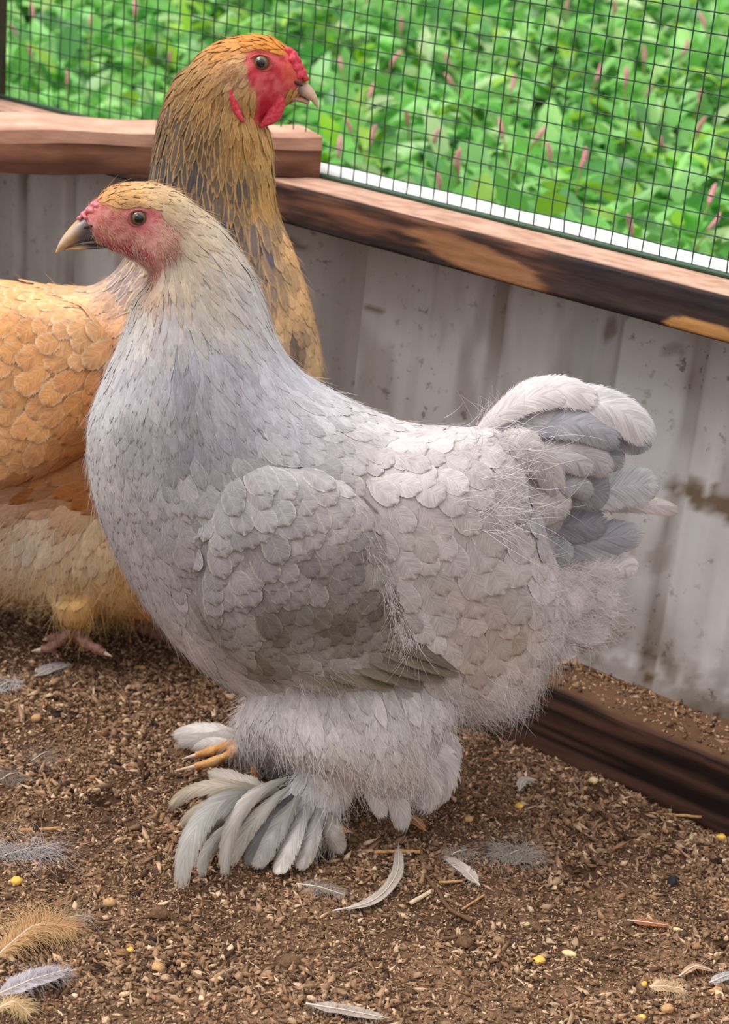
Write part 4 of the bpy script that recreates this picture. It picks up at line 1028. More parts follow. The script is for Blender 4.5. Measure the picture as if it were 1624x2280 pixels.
eye(p1, hen1, 309, 484, l1 + .0014, 18, m_iris, lid1, 1.12)
# hair-like down, wisps and fuzz
def fuzz(pl, bi, root, tab, reg, names, nm, n, Lpx, lift, grav, jit, rad_, seed, bright=1.08, bare=(), curl=.25, seg=5, cond=None, clump=.7, **props):
    r = np.random.default_rng(seed); P, N = bi.sample(n, r); q = pl.px(P); f, near = idw(tab, q)
    ok = np.array([reg[i] in names for i in near]) if names else np.ones(len(P), bool)
    for b in bare: ok &= ~inside(b, q)
    if cond is not None: ok &= cond(q, pl.lat(P))
    P, N, q, f = P[ok], N[ok], q[ok], f[ok]
    if len(P) == 0: return
    D = pl.dir3(q[:, 0], q[:, 1], norm(f[:, :2])) + clump * (np.stack([vnoise(P, 85, seed + k_, 2) for k_ in (1, 2, 3)], -1) - .5)
    D = norm(D - np.einsum('ij,ij->i', D, N)[:, None] * N)
    dist = np.linalg.norm(P - CAM, axis=1) / F
    L = Lpx * dist * r.uniform(.6, 1.3, len(P)); col = np.clip(f[:, 4:7] * bright * r.uniform(.84, 1.12, (len(P), 1)), 0, 1)
    return strands(nm, P, D, N, L, np.full(len(P), lift) * r.uniform(.5, 1.5, len(P)), grav, jit, rad_, col, r, root, seg, curl, **props)
fuzz(p1, bi1, hen1, TAB1, REG1, ('thigh', 'shank', 'fluff'), 'down_fluff', 44000, 66, .34, .12, .28, .00013, 31, 1.06, seg=6)
fuzz(p1, bi1, hen1, TAB1, REG1, ('neck', 'head'), 'neck_down', 30000, 40, .12, .05, .18, .00010, 32, 1.1, [FACE1])
fuzz(p1, bi1, hen1, TAB1, REG1, ('breast', 'back'), 'breast_down', 42000, 52, .05, .04, .16, .00010, 36, 1.06, curl=.15)
fuzz(p1, bi1, hen1, TAB1, REG1, ('saddle', 'wing', 'tailbase'), 'body_down', 12000, 40, .12, .03, .22, .00008, 33, 1.08)
fuzz(p1, bi1, hen1, TAB1, REG1, None, 'face_bristle', 260000, 14, .25, .1, .3, .00007, 34, 1.12, cond=lambda q, l: inside(FACE1, q) & (np.hypot((q[:, 0] - 309), (q[:, 1] - 482) * 1.1) > 34))
# pale fluffy ear tuft
rE = np.random.default_rng(77); n = 900; ex = 378 + rE.normal(0, 13, n); ey = 535 + rE.normal(0, 24, n); P_, N_ = bi1.near(np.array([p1.H(np.array(a), np.array(b), .016) for a, b in zip(ex, ey)]))
strands('ear_tuft', P_, norm(p1.dir3(ex, ey, np.tile([.55, .8], (n, 1)))), N_, rE.uniform(8, 20, n) * .000262, np.full(n, .45), .1, .35, .00009, mixc(np.tile(lin((232, 196, 176)), (n, 1)), np.tile(lin((206, 150, 140)), (n, 1)), rE.random(n)), rE, hen1, 5, .4)
# long loose wisps around the tail root
r3 = np.random.default_rng(9); n = 190
wx = r3.normal(1110, 45, n); wy = r3.uniform(930, 1190, n); sl = np.array([max(.030, surf_lat(bi1, p1, a, b)) for a, b in zip(wx, wy)])
Pw = np.array([p1.H(np.array(a), np.array(b), c + .003) for a, b, c in zip(wx, wy, sl)])
ang = r3.uniform(-1.2, .9, n); dw = norm(p1.dir3(wx, wy, np.stack([np.cos(ang), np.sin(ang)], -1)))
strands('tail_wisp', Pw, dw, np.tile(p1.n, (n, 1)), r3.uniform(50, 130, n) * .000265, np.full(n, .35), .25, .15, .00016, np.tile(lin((226, 218, 222)), (n, 1)), r3, hen1, 7, .5)
n = 90; wx = r3.uniform(1060, 1150, n); Pw = p1.H(wx, 948 - (wx - 1060) * .25, .002); ang = r3.uniform(-1.9, -.5, n)
strands('tail_wisp', Pw, norm(p1.dir3(wx, np.full(n, 940.), np.stack([np.cos(ang), np.sin(ang)], -1))), np.tile(p1.n, (n, 1)), r3.uniform(40, 80, n) * .000265, np.full(n, .2), .05, .1, .00013, np.tile(lin((228, 220, 224)), (n, 1)), r3, hen1, 6, .3)

# white fringe where the back feathers hang over the wing
n = 420; tq = r3.uniform(0, 1, n); ln = catmull(np.array([(800, 1110), (826, 1210), (868, 1310), (892, 1390), (930, 1440)], float), 60); wp = ln[(tq * 59).astype(int)] + r3.normal(0, 7, (n, 2))
sl = np.array([max(.04, surf_lat(bi1, p1, a, b)) for a, b in wp]); Pw = np.array([p1.H(np.array(a), np.array(b), c + .0015) for (a, b), c in zip(wp, sl)])
ang = r3.normal(1.65, .45, n); strands('saddle_wisp', Pw, norm(p1.dir3(wp[:, 0], wp[:, 1], np.stack([np.cos(ang), np.sin(ang)], -1))), np.tile(p1.n, (n, 1)), r3.uniform(24, 74, n) * (.5 + .8 * tq) * .000262, np.full(n, .2), .25, .15, .00012, np.tile(lin((226, 216, 216)), (n, 1)), r3, hen1, 6, .35)

# feet
def toes(pl, root, specs, nm='foot', tone=((196, 132, 72), (216, 164, 108))):
    items = []; claws = []
    for path, r0, r1, lat in specs:
        path = np.array(path, float); P = np.array([pl.H(x, y, l) for (x, y), l in zip(path, lat)]); P = catmull(P, 26)
        rad = np.linspace(r0, r1, 26) * (1 + .16 * np.sin(np.linspace(0, 30, 26)))
        items.append(tube(P[:22], rad[:22], 12)); claws.append(tube(P[20:], np.linspace(rad[20] * .75, .0004, 6), 10))
    m_, V_ = remesh(items, .0009, 2)
    c = mixc(np.tile(lin(tone[0]), (len(V_), 1)), np.tile(lin(tone[1]), (len(V_), 1)), smooth(.35, .65, vnoise(V_, 300, 4, 2)))
    a = m_.color_attributes.new('ca', 'FLOAT_COLOR', 'POINT'); a.data.foreach_set('color', np.concatenate([c, np.ones((len(c), 1))], 1).astype(np.float32).ravel())
    ft = put(nm, m_, m_scale, root)
    for v, f in claws: put('claw', mesh('claw', v, f), m_claw, ft)
    return ft
m_claw = flat_mat('claw_horn', (206, 178, 158), .35, .4)
foot_far = toes(p1, hen1, [([(570, 1640), (545, 1658), (480, 1694), (388, 1717)], .0040, .0026, (-.044, -.046, -.045, -.045)),
                           ([(570, 1640), (535, 1650), (470, 1672), (405, 1690)], .0038, .0026, (-.046, -.050, -.056, -.058)),
                           ([(575, 1640), (560, 1668), (568, 1715), (574, 1756)], .0040, .0024, (-.044, -.042, -.036, -.033)),
                           ([(600, 1560), (580, 1610), (562, 1652)], .0052, .0050, (-.040, -.043, -.046))])
foot_near = toes(p1, hen1, [([(690, 1780), (650, 1850), (580, 1890), (500, 1925)], .0044, .0026, (.044, .047, .050, .050)),
                            ([(690, 1790), (660, 1870), (620, 1915), (590, 1950)], .0042, .0026, (.046, .050, .056, .058)),
                            ([(700, 1790), (720, 1830), (756, 1845), (782, 1852)], .0040, .0024, (.046, .048, .050, .050)),
                            ([(760, 1700), (720, 1760), (680, 1830)], .0058, .0050, (.038, .042, .047))])
FOOTF = [
    ([(890, 1650), (985, 1700), (946, 1806)], 74, (.052, .050, .046), (216, 208, 211), body1), ([(850, 1660), (950, 1720), (930, 1822)], 66, (.058, .056, .050), (210, 202, 203), body1), ([(820, 1690), (880, 1770), (893, 1860)], 46, (.060, .056, .052), (220, 213, 215), body1), ([(880, 1620), (985, 1650), (990, 1740)], 66, (.048, .044, .042), (214, 206, 208), body1), ([(790, 1690), (830, 1760), (856, 1830)], 40, (.060, .058, .054), (216, 209, 211), body1),([(639, 1734), (530, 1815), (505, 1971)], 44, (.052, .058, .058), (206, 202, 202), foot_near), ([(596, 1764), (452, 1820), (400, 2001)], 62, (.052, .060, .060), (196, 196, 198), foot_near),
         ([(600, 1762), (450, 1752), (370, 1806)], 36, (.046, .048, .048), (210, 200, 186), foot_near), ([(590, 1770), (480, 1790), (396, 1846)], 42, (.048, .052, .052), (206, 198, 186), foot_near),
         ([(600, 1760), (530, 1738), (456, 1716)], 30, (.044, .042, .040), (222, 215, 212), foot_near), ([(622, 1758), (520, 1800), (465, 1896)], 48, (.054, .060, .060), (204, 200, 196), foot_near),
         ([(645, 1752), (560, 1838), (512, 1940)], 42, (.058, .064, .064), (210, 207, 206), foot_near), ([(652, 1770), (590, 1850), (545, 1935)], 46, (.054, .058, .056), (138, 138, 146), foot_near),  # second feather: its dark grey stands for shadow between the feathers
         ([(668, 1772), (600, 1870), (566, 1940)], 62, (.060, .064, .062), (220, 219, 222), foot_near), ([(690, 1790), (640, 1890), (615, 1950)], 56, (.060, .064, .060), (222, 219, 222), foot_near),
         ([(710, 1800), (690, 1880), (660, 1940)], 52, (.060, .064, .060), (216, 212, 214), foot_near), ([(735, 1810), (745, 1860), (765, 1905)], 46, (.060, .062, .060), (206, 201, 202), foot_near),
         ([(585, 1780), (440, 1850), (425, 1930)], 40, (.048, .054, .054), (190, 186, 180), foot_near), ([(625, 1780), (480, 1870), (455, 1960)], 36, (.052, .058, .058), (198, 196, 194), foot_near),
         ([(548, 1648), (460, 1625), (376, 1640)], 40, (-.052, -.056, -.058), (226, 222, 224), foot_far), ([(540, 1640), (470, 1640), (380, 1660)], 34, (-.050, -.052, -.052), (220, 216, 218), foot_far),
         ([(545, 1655), (470, 1652), (415, 1668)], 34, (-.048, -.048, -.048), (216, 212, 214), foot_far)]
for pts, w, la, c, par in FOOTF:
    if par is not body1:                                          # tips come to rest on the ground
        tl = float(p1.lat(on_floor(np.array(float(pts[2][0])), np.array(float(pts[2][1])), .004))); la = (la[0], la[0] + (tl - la[0]) * .42 + (.003 if tl > 0 else -.003), tl)
    V, Fq, uv = vane(p1, pts, w * (1 if par is body1 else .95), la, .35 if par is not body1 else .1, cup=.2 if par is body1 else .42, twist=0 if par is body1 else r3.uniform(-.7, .7))
    V[:, 2] = np.maximum(V[:, 2], .0015)
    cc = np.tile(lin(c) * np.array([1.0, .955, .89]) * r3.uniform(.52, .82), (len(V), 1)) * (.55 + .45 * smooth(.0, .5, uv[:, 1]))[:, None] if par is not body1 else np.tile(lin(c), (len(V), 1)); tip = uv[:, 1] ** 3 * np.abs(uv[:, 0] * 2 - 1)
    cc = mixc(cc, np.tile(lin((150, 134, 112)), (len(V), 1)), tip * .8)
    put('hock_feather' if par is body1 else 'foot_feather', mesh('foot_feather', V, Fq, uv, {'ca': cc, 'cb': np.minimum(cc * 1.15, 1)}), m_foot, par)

# ------------------------------------------------------------------ rear hen
HEAD2 = math.radians(-4)
p2 = HenPlane((-.19, 1.195), HEAD2)
BODY2 = [
    (-330, 820, -330, 1120, .014, 0), (-250, 720, -270, 1220, .036, 0), (-140, 650, -180, 1290, .050, 0), (-20, 626, -40, 1318, .055, 0), (90, 634, 130, 1345, .056, 0), (180, 640, 330, 1372, .056, 0), (235, 622, 500, 1340, .055, 0),
    (275, 585, 630, 1190, .054, 0), (305, 530, 700, 1000, .049, 0), (322, 470, 716, 830, .042, 0), (334, 405, 690, 680, .034, 0), (343, 340, 650, 560, .029, 0), (354, 275, 616, 470, .026, 0), (374, 210, 608, 395, .024, 0), (402, 160, 606, 335, .022, 0), (440, 150, 600, 290, .016, 0)]
HEADL2 = [(405, 210, 440, 290, .010, 0), (430, 138, 470, 300, .018, 0), (470, 102, 505, 298, .0205, 0), (515, 84, 535, 286, .0212, 0), (560, 77, 565, 272, .0205, 0), (600, 82, 594, 262, .0186, 0), (630, 98, 620, 244, .0158, 0), (654, 124, 640, 230, .0126, 0), (674, 156, 655, 224, .0090, 0), (682, 180, 664, 216, .0050, 0)]
LEG2A = [(110, 1325, 230, 1320, .020, .030), (128, 1358, 215, 1360, .014, .034), (146, 1388, 198, 1390, .006, .036)]
LEG2B = [(140, 1300, 330, 1290, .030, -.030), (180, 1350, 300, 1350, .020, -.034), (220, 1375, 270, 1375, .008, -.036)]
WING2 = [(250, 760, 245, 850, .006, .050), (180, 690, 235, 960, .016, .053), (80, 680, 120, 1040, .019, .055), (-20, 690, -10, 1080, .019, .055), (-120, 740, -130, 1100, .016, .052), (-230, 830, -240, 1060, .008, .044)]
me2, V2 = remesh([loft(p2, BODY2, 80, 48), loft(p2, HEADL2, 40, 32), loft(p2, LEG2A, 20, 24), loft(p2, LEG2B, 20, 24)], .003, 5)
hen2 = thing('hen', 'buff-orange hen with dark-laced neck and red face standing behind the grey one', 'chicken', p2.c.copy())
FACE2 = [(536, 140), (548, 118), (576, 106), (606, 112), (622, 124), (640, 118), (660, 128), (682, 168), (668, 196), (640, 205), (634, 232), (606, 268), (572, 286), (560, 262), (572, 224), (556, 196), (548, 172)]
OR, ORD = (250, 198, 146), (226, 158, 92)
TAB2, REG2 = cp([
    (625, 100, -1, .1, 22, 9, (226, 146, 62), (238, 170, 96), .7, .1, .8, 'head'), (560, 88, -1, .1, 26, 10, (220, 144, 66), (234, 170, 98), .7, .1, .8, 'head'), (500, 105, -.9, .4, 42, 12, (206, 142, 76), (224, 168, 106), .8, .1, .9, 'head'), (530, 165, -.6, .6, 24, 10, (222, 184, 140), None, .8, .2, .8, 'head'),
    (425, 175, -.65, .85, 60, 14, (140, 108, 70), (196, 150, 96), .9, .15, .95, 'neck'), (480, 220, -.3, 1, 60, 13, (156, 118, 74), (204, 158, 102), .9, .15, .95, 'neck'), (550, 250, 0, 1, 40, 11, (196, 152, 96), None, .8, .15, .9, 'neck'),
    (380, 270, -.35, 1, 80, 15, (88, 78, 72), (190, 150, 102), .9, .12, .95, 'neck'), (460, 300, -.1, 1, 80, 15, (96, 80, 62), (200, 156, 100), .9, .12, .95, 'neck'), (540, 320, .05, 1, 70, 13, (170, 126, 72), (210, 166, 104), .9, .15, .95, 'neck'), (595, 340, .1, 1, 60, 12, (206, 162, 100), (224, 184, 128), .9, .2, .9, 'neck'),
    (360, 370, -.15, 1, 95, 20, (80, 77, 80), (190, 154, 116), .9, .1, .95, 'neck'), (440, 390, -.05, 1, 100, 21, (76, 73, 76), (196, 156, 112), .9, .1, .95, 'neck'), (530, 400, .05, 1, 95, 20, (88, 80, 76), (200, 156, 98), .9, .12, .95, 'neck'), (595, 430, .1, 1, 80, 20, (190, 146, 84), (214, 172, 112), .9, .15, .9, 'neck'),
    (350, 480, -.05, 1, 100, 24, (80, 78, 84), (180, 148, 116), .9, .1, .95, 'neck'), (500, 500, .05, 1, 105, 26, (82, 80, 86), (188, 152, 110), .9, .1, .9, 'neck'), (585, 540, .08, 1, 105, 30, (104, 100, 108), (186, 152, 116), 1., .1, .85, 'neck'), (600, 620, .1, 1, 90, 32, (150, 128, 112), (206, 170, 130), 1., .1, .6, 'neck'),
    (640, 540, .25, 1, 50, 24, (250, 198, 142), None, .7, .03, .4, 'breast'), (670, 650, .2, 1, 55, 28, (250, 200, 146), None, .7, .03, .4, 'breast'), (705, 780, .1, 1, 60, 30, (248, 208, 160), None, .7, .05, .4, 'breast'), (600, 760, .1, 1, 60, 30, (248, 202, 148), None, .7, .03, .4, 'breast'), (655, 772, .1, 1, 55, 26, (128, 108, 98), (196, 168, 150), .9, .05, .5, 'breast'), (640, 1000, -.1, 1, 70, 36, (226, 176, 118), None, .7, .05, .4, 'breast'),
    (285, 610, -.7, .75, 90, 24, (156, 138, 142), (229, 212, 190), 1., .12, .85, 'neck'), (240, 640, -.85, .5, 80, 34, (212, 172, 144), (247, 226, 202), 1.1, .1, .6, 'back'),
    (120, 660, -1, .25, 75, 50, (246, 184, 130), (255, 228, 194), 1.6, .08, 0, 'back'), (20, 650, -1, .12, 75, 50, (246, 182, 124), (255, 226, 190), 1.6, .08, 0, 'back'), (-120, 690, -1, .2, 80, 54, OR, None, 1.6, .08, 0, 'back'), (190, 690, -.9, .45, 80, 54, (240, 186, 136), (255, 240, 214), 1.7, .1, 0, 'back'),
    (60, 740, -.9, .4, 85, 62, (246, 178, 116), (255, 222, 182), 1.9, .08, 0, 'wing'), (200, 760, -.9, .45, 85, 60, (248, 188, 134), (255, 232, 200), 1.9, .1, 0, 'wing'), (130, 830, -.8, .55, 90, 66, (244, 178, 118), (255, 224, 186), 2., .1, 0, 'wing'), (40, 850, -.85, .5, 90, 66, (246, 182, 124), (255, 228, 192), 2., .1, 0, 'wing'), (-80, 850, -.9, .4, 90, 66, OR, None, 1.9, .08, 0, 'wing'),
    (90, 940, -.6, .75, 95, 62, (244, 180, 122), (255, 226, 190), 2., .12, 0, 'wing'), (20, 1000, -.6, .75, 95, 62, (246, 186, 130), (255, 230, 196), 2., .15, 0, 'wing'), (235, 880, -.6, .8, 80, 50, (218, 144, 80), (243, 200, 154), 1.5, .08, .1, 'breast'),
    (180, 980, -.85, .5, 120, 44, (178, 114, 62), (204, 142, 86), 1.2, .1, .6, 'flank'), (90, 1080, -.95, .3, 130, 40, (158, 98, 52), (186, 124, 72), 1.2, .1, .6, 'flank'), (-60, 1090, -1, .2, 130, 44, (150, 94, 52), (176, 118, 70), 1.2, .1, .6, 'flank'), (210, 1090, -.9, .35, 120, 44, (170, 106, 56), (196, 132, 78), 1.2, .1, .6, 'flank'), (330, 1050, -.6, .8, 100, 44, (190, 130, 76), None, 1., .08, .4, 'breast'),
    (90, 1190, -.35, 1, 100, 30, (244, 230, 210), None, 1.4, .25, .8, 'fluff'), (-60, 1200, -.4, 1, 100, 30, (240, 228, 210), None, 1.4, .25, .8, 'fluff'), (210, 1210, -.15, 1, 100, 30, (242, 220, 184), None, 1.4, .25, .8, 'fluff'), (290, 1260, .1, 1, 90, 28, (222, 182, 126), None, 1.2, .25, .8, 'fluff'), (80, 1310, -.2, 1, 90, 30, (222, 198, 160), None, 1.2, .25, .8, 'fluff'), (180, 1360, 0, 1, 70, 30, (208, 164, 104), None, 1., .2, .8, 'fluff'), (340, 1370, .1, 1, 70, 28, (200, 150, 94), None, 1., .2, .8, 'fluff'), (20, 1350, -.2, 1, 70, 28, (206, 172, 122), None, 1., .2, .8, 'fluff')])
carve(me2, p2, [(583, 138, 22, .0034), (600, 190, 26, .001), (525, 150, 20, -.002)], FACE2, 8)
paint_body(me2, p2, TAB2, FACE2, ((198, 62, 76), (226, 112, 112)), 8, [(525, 150, 26, 18, (222, 186, 148), .8), (590, 110, 40, 16, (206, 84, 88), .5), (600, 250, 34, 34, (190, 30, 62), .8), (650, 160, 24, 30, (226, 110, 70), .45)])
body2 = put('body', me2, m_body, hen2)
w2, _ = remesh([loft(p2, WING2, 36, 32)], .0028, 4); w2f = mirror_mesh(w2, p2); w2f.transform(Matrix.Translation(Vector(p2.n * .014 - ZUP * .02)))
for m_ in (w2, w2f): paint_body(m_, p2, TAB2, [(0, 0), (1, 0), (0, 1)], ((0, 0, 0), (0, 0, 0)), 5)
wing2 = put('wing', w2, m_body, hen2); put('wing', w2f, m_body, hen2)
bi2 = joined_index([me2, w2, w2f])
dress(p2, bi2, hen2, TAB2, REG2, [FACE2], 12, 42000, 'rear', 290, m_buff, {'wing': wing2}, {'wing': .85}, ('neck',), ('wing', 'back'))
fuzz(p2, bi2, hen2, TAB2, REG2, ('fluff',), 'down_fluff', 22000, 64, .32, .10, .26, .00016, 41, 1.05, seg=6)
fuzz(p2, bi2, hen2, TAB2, REG2, ('neck', 'head'), 'neck_down', 14000, 34, .12, .05, .18, .00013, 42, 1.1, [FACE2])
fuzz(p2, bi2, hen2, TAB2, REG2, ('breast', 'back', 'wing', 'flank'), 'body_down', 14000, 40, .12, .03, .22, .00012, 43, 1.08)
BK2 = [(640, 180, 632, 206, .0092, 0), (660, 178, 652, 208, .0088, 0), (680, 182, 668, 213, .0074, 0), (693, 192, 681, 218, .0060, 0), (702, 206, 693, 225, .0044, 0), (708, 222, 702, 235, .0026, 0), (710, 240, 707, 242, .0010, 0)]
Vb_, Fb_ = loft(p2, BK2, 36, 26, 2.0)
def bk2(q): return mixc(np.tile(lin((110, 86, 88)), (len(q), 1)), np.tile(lin((216, 184, 158)), (len(q), 1)), smooth(662, 690, q[:, 0] + .3 * (q[:, 1] - 200)))
bk = put('beak', mesh('beak', Vb_, Fb_, cols={'ca': bk2(p2.px(Vb_))}), m_beak, hen2)
Vl_, Fl_ = loft(p2, [(628, 203, 630, 223, .0082, 0), (652, 207, 652, 225, .0072, 0), (674, 214, 672, 229, .0054, 0), (690, 223, 687, 234, .0030, 0)], 20, 20, 2.0)
put('lower_beak', mesh('lower_beak', Vl_, Fl_, cols={'ca': np.tile(lin((186, 148, 126)), (len(Vl_), 1))}), m_beak, bk)
put('nostril', mesh('nostril', *ell(p2.H(np.array(664.), np.array(186.), .0092), [p2.h * .0034 - ZUP * .001, ZUP * .0014, p2.n * .001])), nos, bk)
cm = []
for k, (x, y, rr_) in enumerate([(640, 106, 8), (650, 108, 11), (660, 117, 12), (667, 130, 12), (674, 143, 11), (681, 156, 11), (687, 170, 9), (655, 128, 11), (664, 146, 11), (672, 164, 10)]):
    for la in ((0.0, .0042, -.0042) if k < 7 else (.0075, -.0075)):
        R_ = rr_ * .00025; cm.append(ell(p2.H(np.array(float(x) - 5), np.array(float(y) + 5), la), [p2.h * R_, ZUP * R_, p2.n * R_ * .8], (8, 10), .7, k))
cme, _ = remesh([merge(cm)], .0010, 2)
put('comb', cme, m_comb, hen2, label='bright red knobbly comb')
def flap(pl, pts, w, lat, thick, mat, nm, root):
    """a hanging fleshy lobe along a photograph path"""
    pts = catmull(np.array(pts, float), 18); w = np.interp(np.linspace(0, 1, 18), np.linspace(0, 1, len(w)), w)
    rows = []
    T = np.gradient(pts, axis=0); Nn = norm(np.stack([-T[:, 1], T[:, 0]], -1))
    for i in range(18):
        for a in np.linspace(0, 2 * np.pi, 14)[:-1]:
            p = pts[i] + Nn[i] * w[i] * .5 * math.cos(a); rows.append(pl.H(p[0], p[1], lat + thick * math.sin(a)))
    V = np.array(rows); k = len(V); V = np.concatenate([V, V[:13].mean(0, keepdims=True), V[-13:].mean(0, keepdims=True)]); i = np.arange(13); j = (i + 1) % 13
    return put(nm, mesh(nm, V, [grid_faces(13, 18, True), np.concatenate([np.stack([np.full(13, k), j, i], 1), np.stack([np.full(13, k + 1), 17 * 13 + i, 17 * 13 + j], 1)])]), mat, root)
ls = surf_lat(bi2, p2, 525, 225)
flap(p2, [(510, 190), (516, 215), (527, 245), (543, 272)], [10, 18, 18, 6], ls, .0022, m_comb, 'earlobe', hen2)
flap(p2, [(622, 205), (622, 230), (608, 258), (580, 282)], [12, 30, 36, 10], .010, .003, m_comb, 'wattle', hen2)
flap(p2, [(622, 205), (622, 230), (608, 258), (580, 282)], [12, 30, 36, 10], -.010, .003, m_comb, 'wattle', hen2)
lid2 = flat_mat('eyelid_red', (196, 86, 88), .5)
eye(p2, hen2, 583, 139, surf_lat(bi2, p2, 583, 139) + .0022, 17, m_iris2, lid2, 1.25)
rE = np.random.default_rng(78); n = 900; ex = 526 + rE.normal(0, 11, n); ey = 152 + .35 * (ex - 526) + rE.normal(0, 8, n); P_, N_ = bi2.near(np.array([p2.H(np.array(a), np.array(b), .020) for a, b in zip(ex, ey)]))
strands('ear_tuft', P_, norm(p2.dir3(ex, ey, np.tile([-.75, .45], (n, 1)))), N_, rE.uniform(10, 24, n) * .00033, np.full(n, .40), .1, .3, .00012, mixc(np.tile(lin((238, 206, 164)), (n, 1)), np.tile(lin((214, 160, 110)), (n, 1)), rE.random(n)), rE, hen2, 5, .3)
# tail of the rear hen, outside the frame
for i in range(9):
    a = -0.9 + i * .2
    V, Fq, uv = vane(p2, [(-250, 880 + 25 * i), (-330, 840 + 40 * i), (-430, 780 + 60 * i)], 90, (.0, (i - 4) * .006, (i - 4) * .010), .2)
    put('tail_feather', mesh('tail_feather', V, Fq, uv, {'ca': np.tile(lin((150, 130, 112)), (len(V), 1)), 'cb': np.tile(lin((190, 150, 110)), (len(V), 1))}), m_big, hen2)
toes(p2, hen2, [([(165, 1385), (150, 1412), (115, 1440), (70, 1450)], .0052, .003, (.034, .037, .040, .042)), ([(170, 1385), (180, 1420), (215, 1445), (250, 1462)], .0052, .003, (.034, .040, .048, .052)), ([(168, 1385), (150, 1410), (120, 1420), (95, 1425)], .0048, .003, (.034, .034, .030, .028)), ([(170, 1340), (168, 1385), (165, 1412)], .0056, .0054, (.033, .034, .037))], 'foot', ((120, 82, 70), (150, 110, 94)))  # both rear feet: shade under the belly is put into the dark tone
toes(p2, hen2, [([(300, 1390), (330, 1405), (370, 1425), (410, 1440)], .0052, .003, (-.034, -.034, -.034, -.034)), ([(300, 1390), (330, 1395), (370, 1405), (400, 1412)], .0050, .003, (-.034, -.040, -.046, -.05)), ([(250, 1340), (280, 1380), (305, 1398)], .0056, .0054, (-.034, -.034, -.034))], 'foot', ((120, 82, 70), (150, 110, 94)))

# ------------------------------------------------------------------ loose things on the ground
def fpt(x, y, up=0.0):
    P = on_floor(np.asarray(x, float), np.asarray(y, float)); z = floor_h(P[..., 0], P[..., 1]); P = on_floor(np.asarray(x, float), np.asarray(y, float), z.mean()); P[..., 2] = z + up
    return P
m_loose = feather_mat('loose_vane', 40, 0.5, .18, .30, .34)
def loose_feather(pts, w, col, label, up=(.003, .004, .003), barbs=0, blen=1.0, tipc=None, vane_on=True, group=None):
    pts = np.array(pts, float); nv = 16; p = catmull(pts, nv); t = np.linspace(0, 1, nv)
    C = fpt(p[:, 0], p[:, 1]); zz = np.interp(t, np.linspace(0, 1, len(up)), up); C[:, 2] = np.maximum.accumulate(np.full(nv, C[:, 2].mean())) + zz
    dist = np.linalg.norm(C.mean(0) - CAM); W_ = w * dist / F / math.sin(math.radians(38)) * .5
    T = norm(np.gradient(C, axis=0)); B = norm(np.cross(ZUP, T)); nu = 7; u = np.linspace(-1, 1, nu)
    prof = np.sqrt(np.clip(1 - (np.maximum(t - .6, 0) / .4) ** 2, .003, 1)) * np.clip((t - .06) / .25, .04, 1)
    root = thing('loose_feather', label, 'feather', C[0], group)
    c = np.tile(lin(col), (nv * nu, 1))
    if vane_on:
        V = C[:, None] + B[:, None] * (W_ * prof[:, None] * u)[..., None] + ZUP * (.18 * W_ * (np.abs(u) ** 1.5)[None] * prof[:, None])[..., None]
        V = V - T[:, None] * (.25 * W_ * np.abs(u))[None, :, None] * 1.0
        uv = np.stack([np.tile((u + 1) / 2, nv), np.repeat(t, nu)], 1)
        if tipc is not None: c = mixc(c, np.tile(lin(tipc), (len(c), 1)), uv[:, 1] ** 2)
        put('vane', mesh('vane', V.reshape(-1, 3), grid_faces(nu, nv), uv, {'ca': c, 'cb': np.minimum(c * 1.25, 1)}), m_loose, root)
    put('quill', mesh('quill', *tube(C + ZUP * .0005, np.linspace(.0006, .0002, nv), 6)), m_quill, root)
    if barbs:
        r = np.random.default_rng(int(abs(p[0, 0] * 7 + p[0, 1]))); tt = r.uniform(.02, .98, barbs); sgn = r.choice([-1, 1], barbs)
        i = tt * (nv - 1); R_ = np.stack([np.interp(i, np.arange(nv), C[:, k]) for k in range(3)], -1); Bi = B[np.round(i).astype(int)]; Ti = T[np.round(i).astype(int)]
        D = norm(Bi * sgn[:, None] + Ti * r.uniform(.2, 1.0, (barbs, 1)) + ZUP * r.uniform(-.02, .45, (barbs, 1)))
        L = W_ * blen * r.uniform(.6, 1.5, barbs) * (.35 + .65 * np.sin(np.pi * tt))
        strands('barbs', R_, D, np.tile(ZUP, (barbs, 1)), L, np.full(barbs, .25), .35, .12, .00010, np.tile(np.minimum(lin(col) * 1.1, 1), (barbs, 1)) * r.uniform(.8, 1.15, (barbs, 1)), r, root, 6, .45)
    return root
m_quill = flat_mat('quill', (214, 200, 186), .4, .35)
def down_tuft(x, y, rx, ry, n, col, label):
    r = np.random.default_rng(int(x * 3 + y)); c0 = fpt(x, y, .001); root = thing('down_tuft', label, 'feather', c0)
    a = r.uniform(0, 2 * np.pi, n); q = np.sqrt(r.uniform(0, 1, n)); P = fpt(x + rx * .6 * q * np.cos(a), y + ry * .5 * q * np.sin(a), .0008); P[:, 2] = np.maximum(P[:, 2], c0[2] - .001)
    D = norm(np.stack([np.cos(a + r.normal(0, .8, n)), np.sin(a + r.normal(0, .8, n)), r.uniform(.0, .8, n)], -1)); L = rx * .00026 * r.uniform(.5, 1.2, n)
    o = strands('down', P, D, np.tile(ZUP, (n, 1)), L, np.full(n, .3), .5, .2, .00011, np.tile(lin(col), (n, 1)) * r.uniform(.75, 1.15, (n, 1)), r, root, 6, .8)
    pth = fpt(np.linspace(x - rx * .5, x + rx * .45, 8), np.linspace(y + ry * .2, y - ry * .15, 8), .0022)
    pth[:, 2] += .002 * np.sin(np.linspace(0, 3, 8)); put('quill', mesh('quill', *tube(pth, np.linspace(.0005, .0002, 8), 6)), m_quill, root)
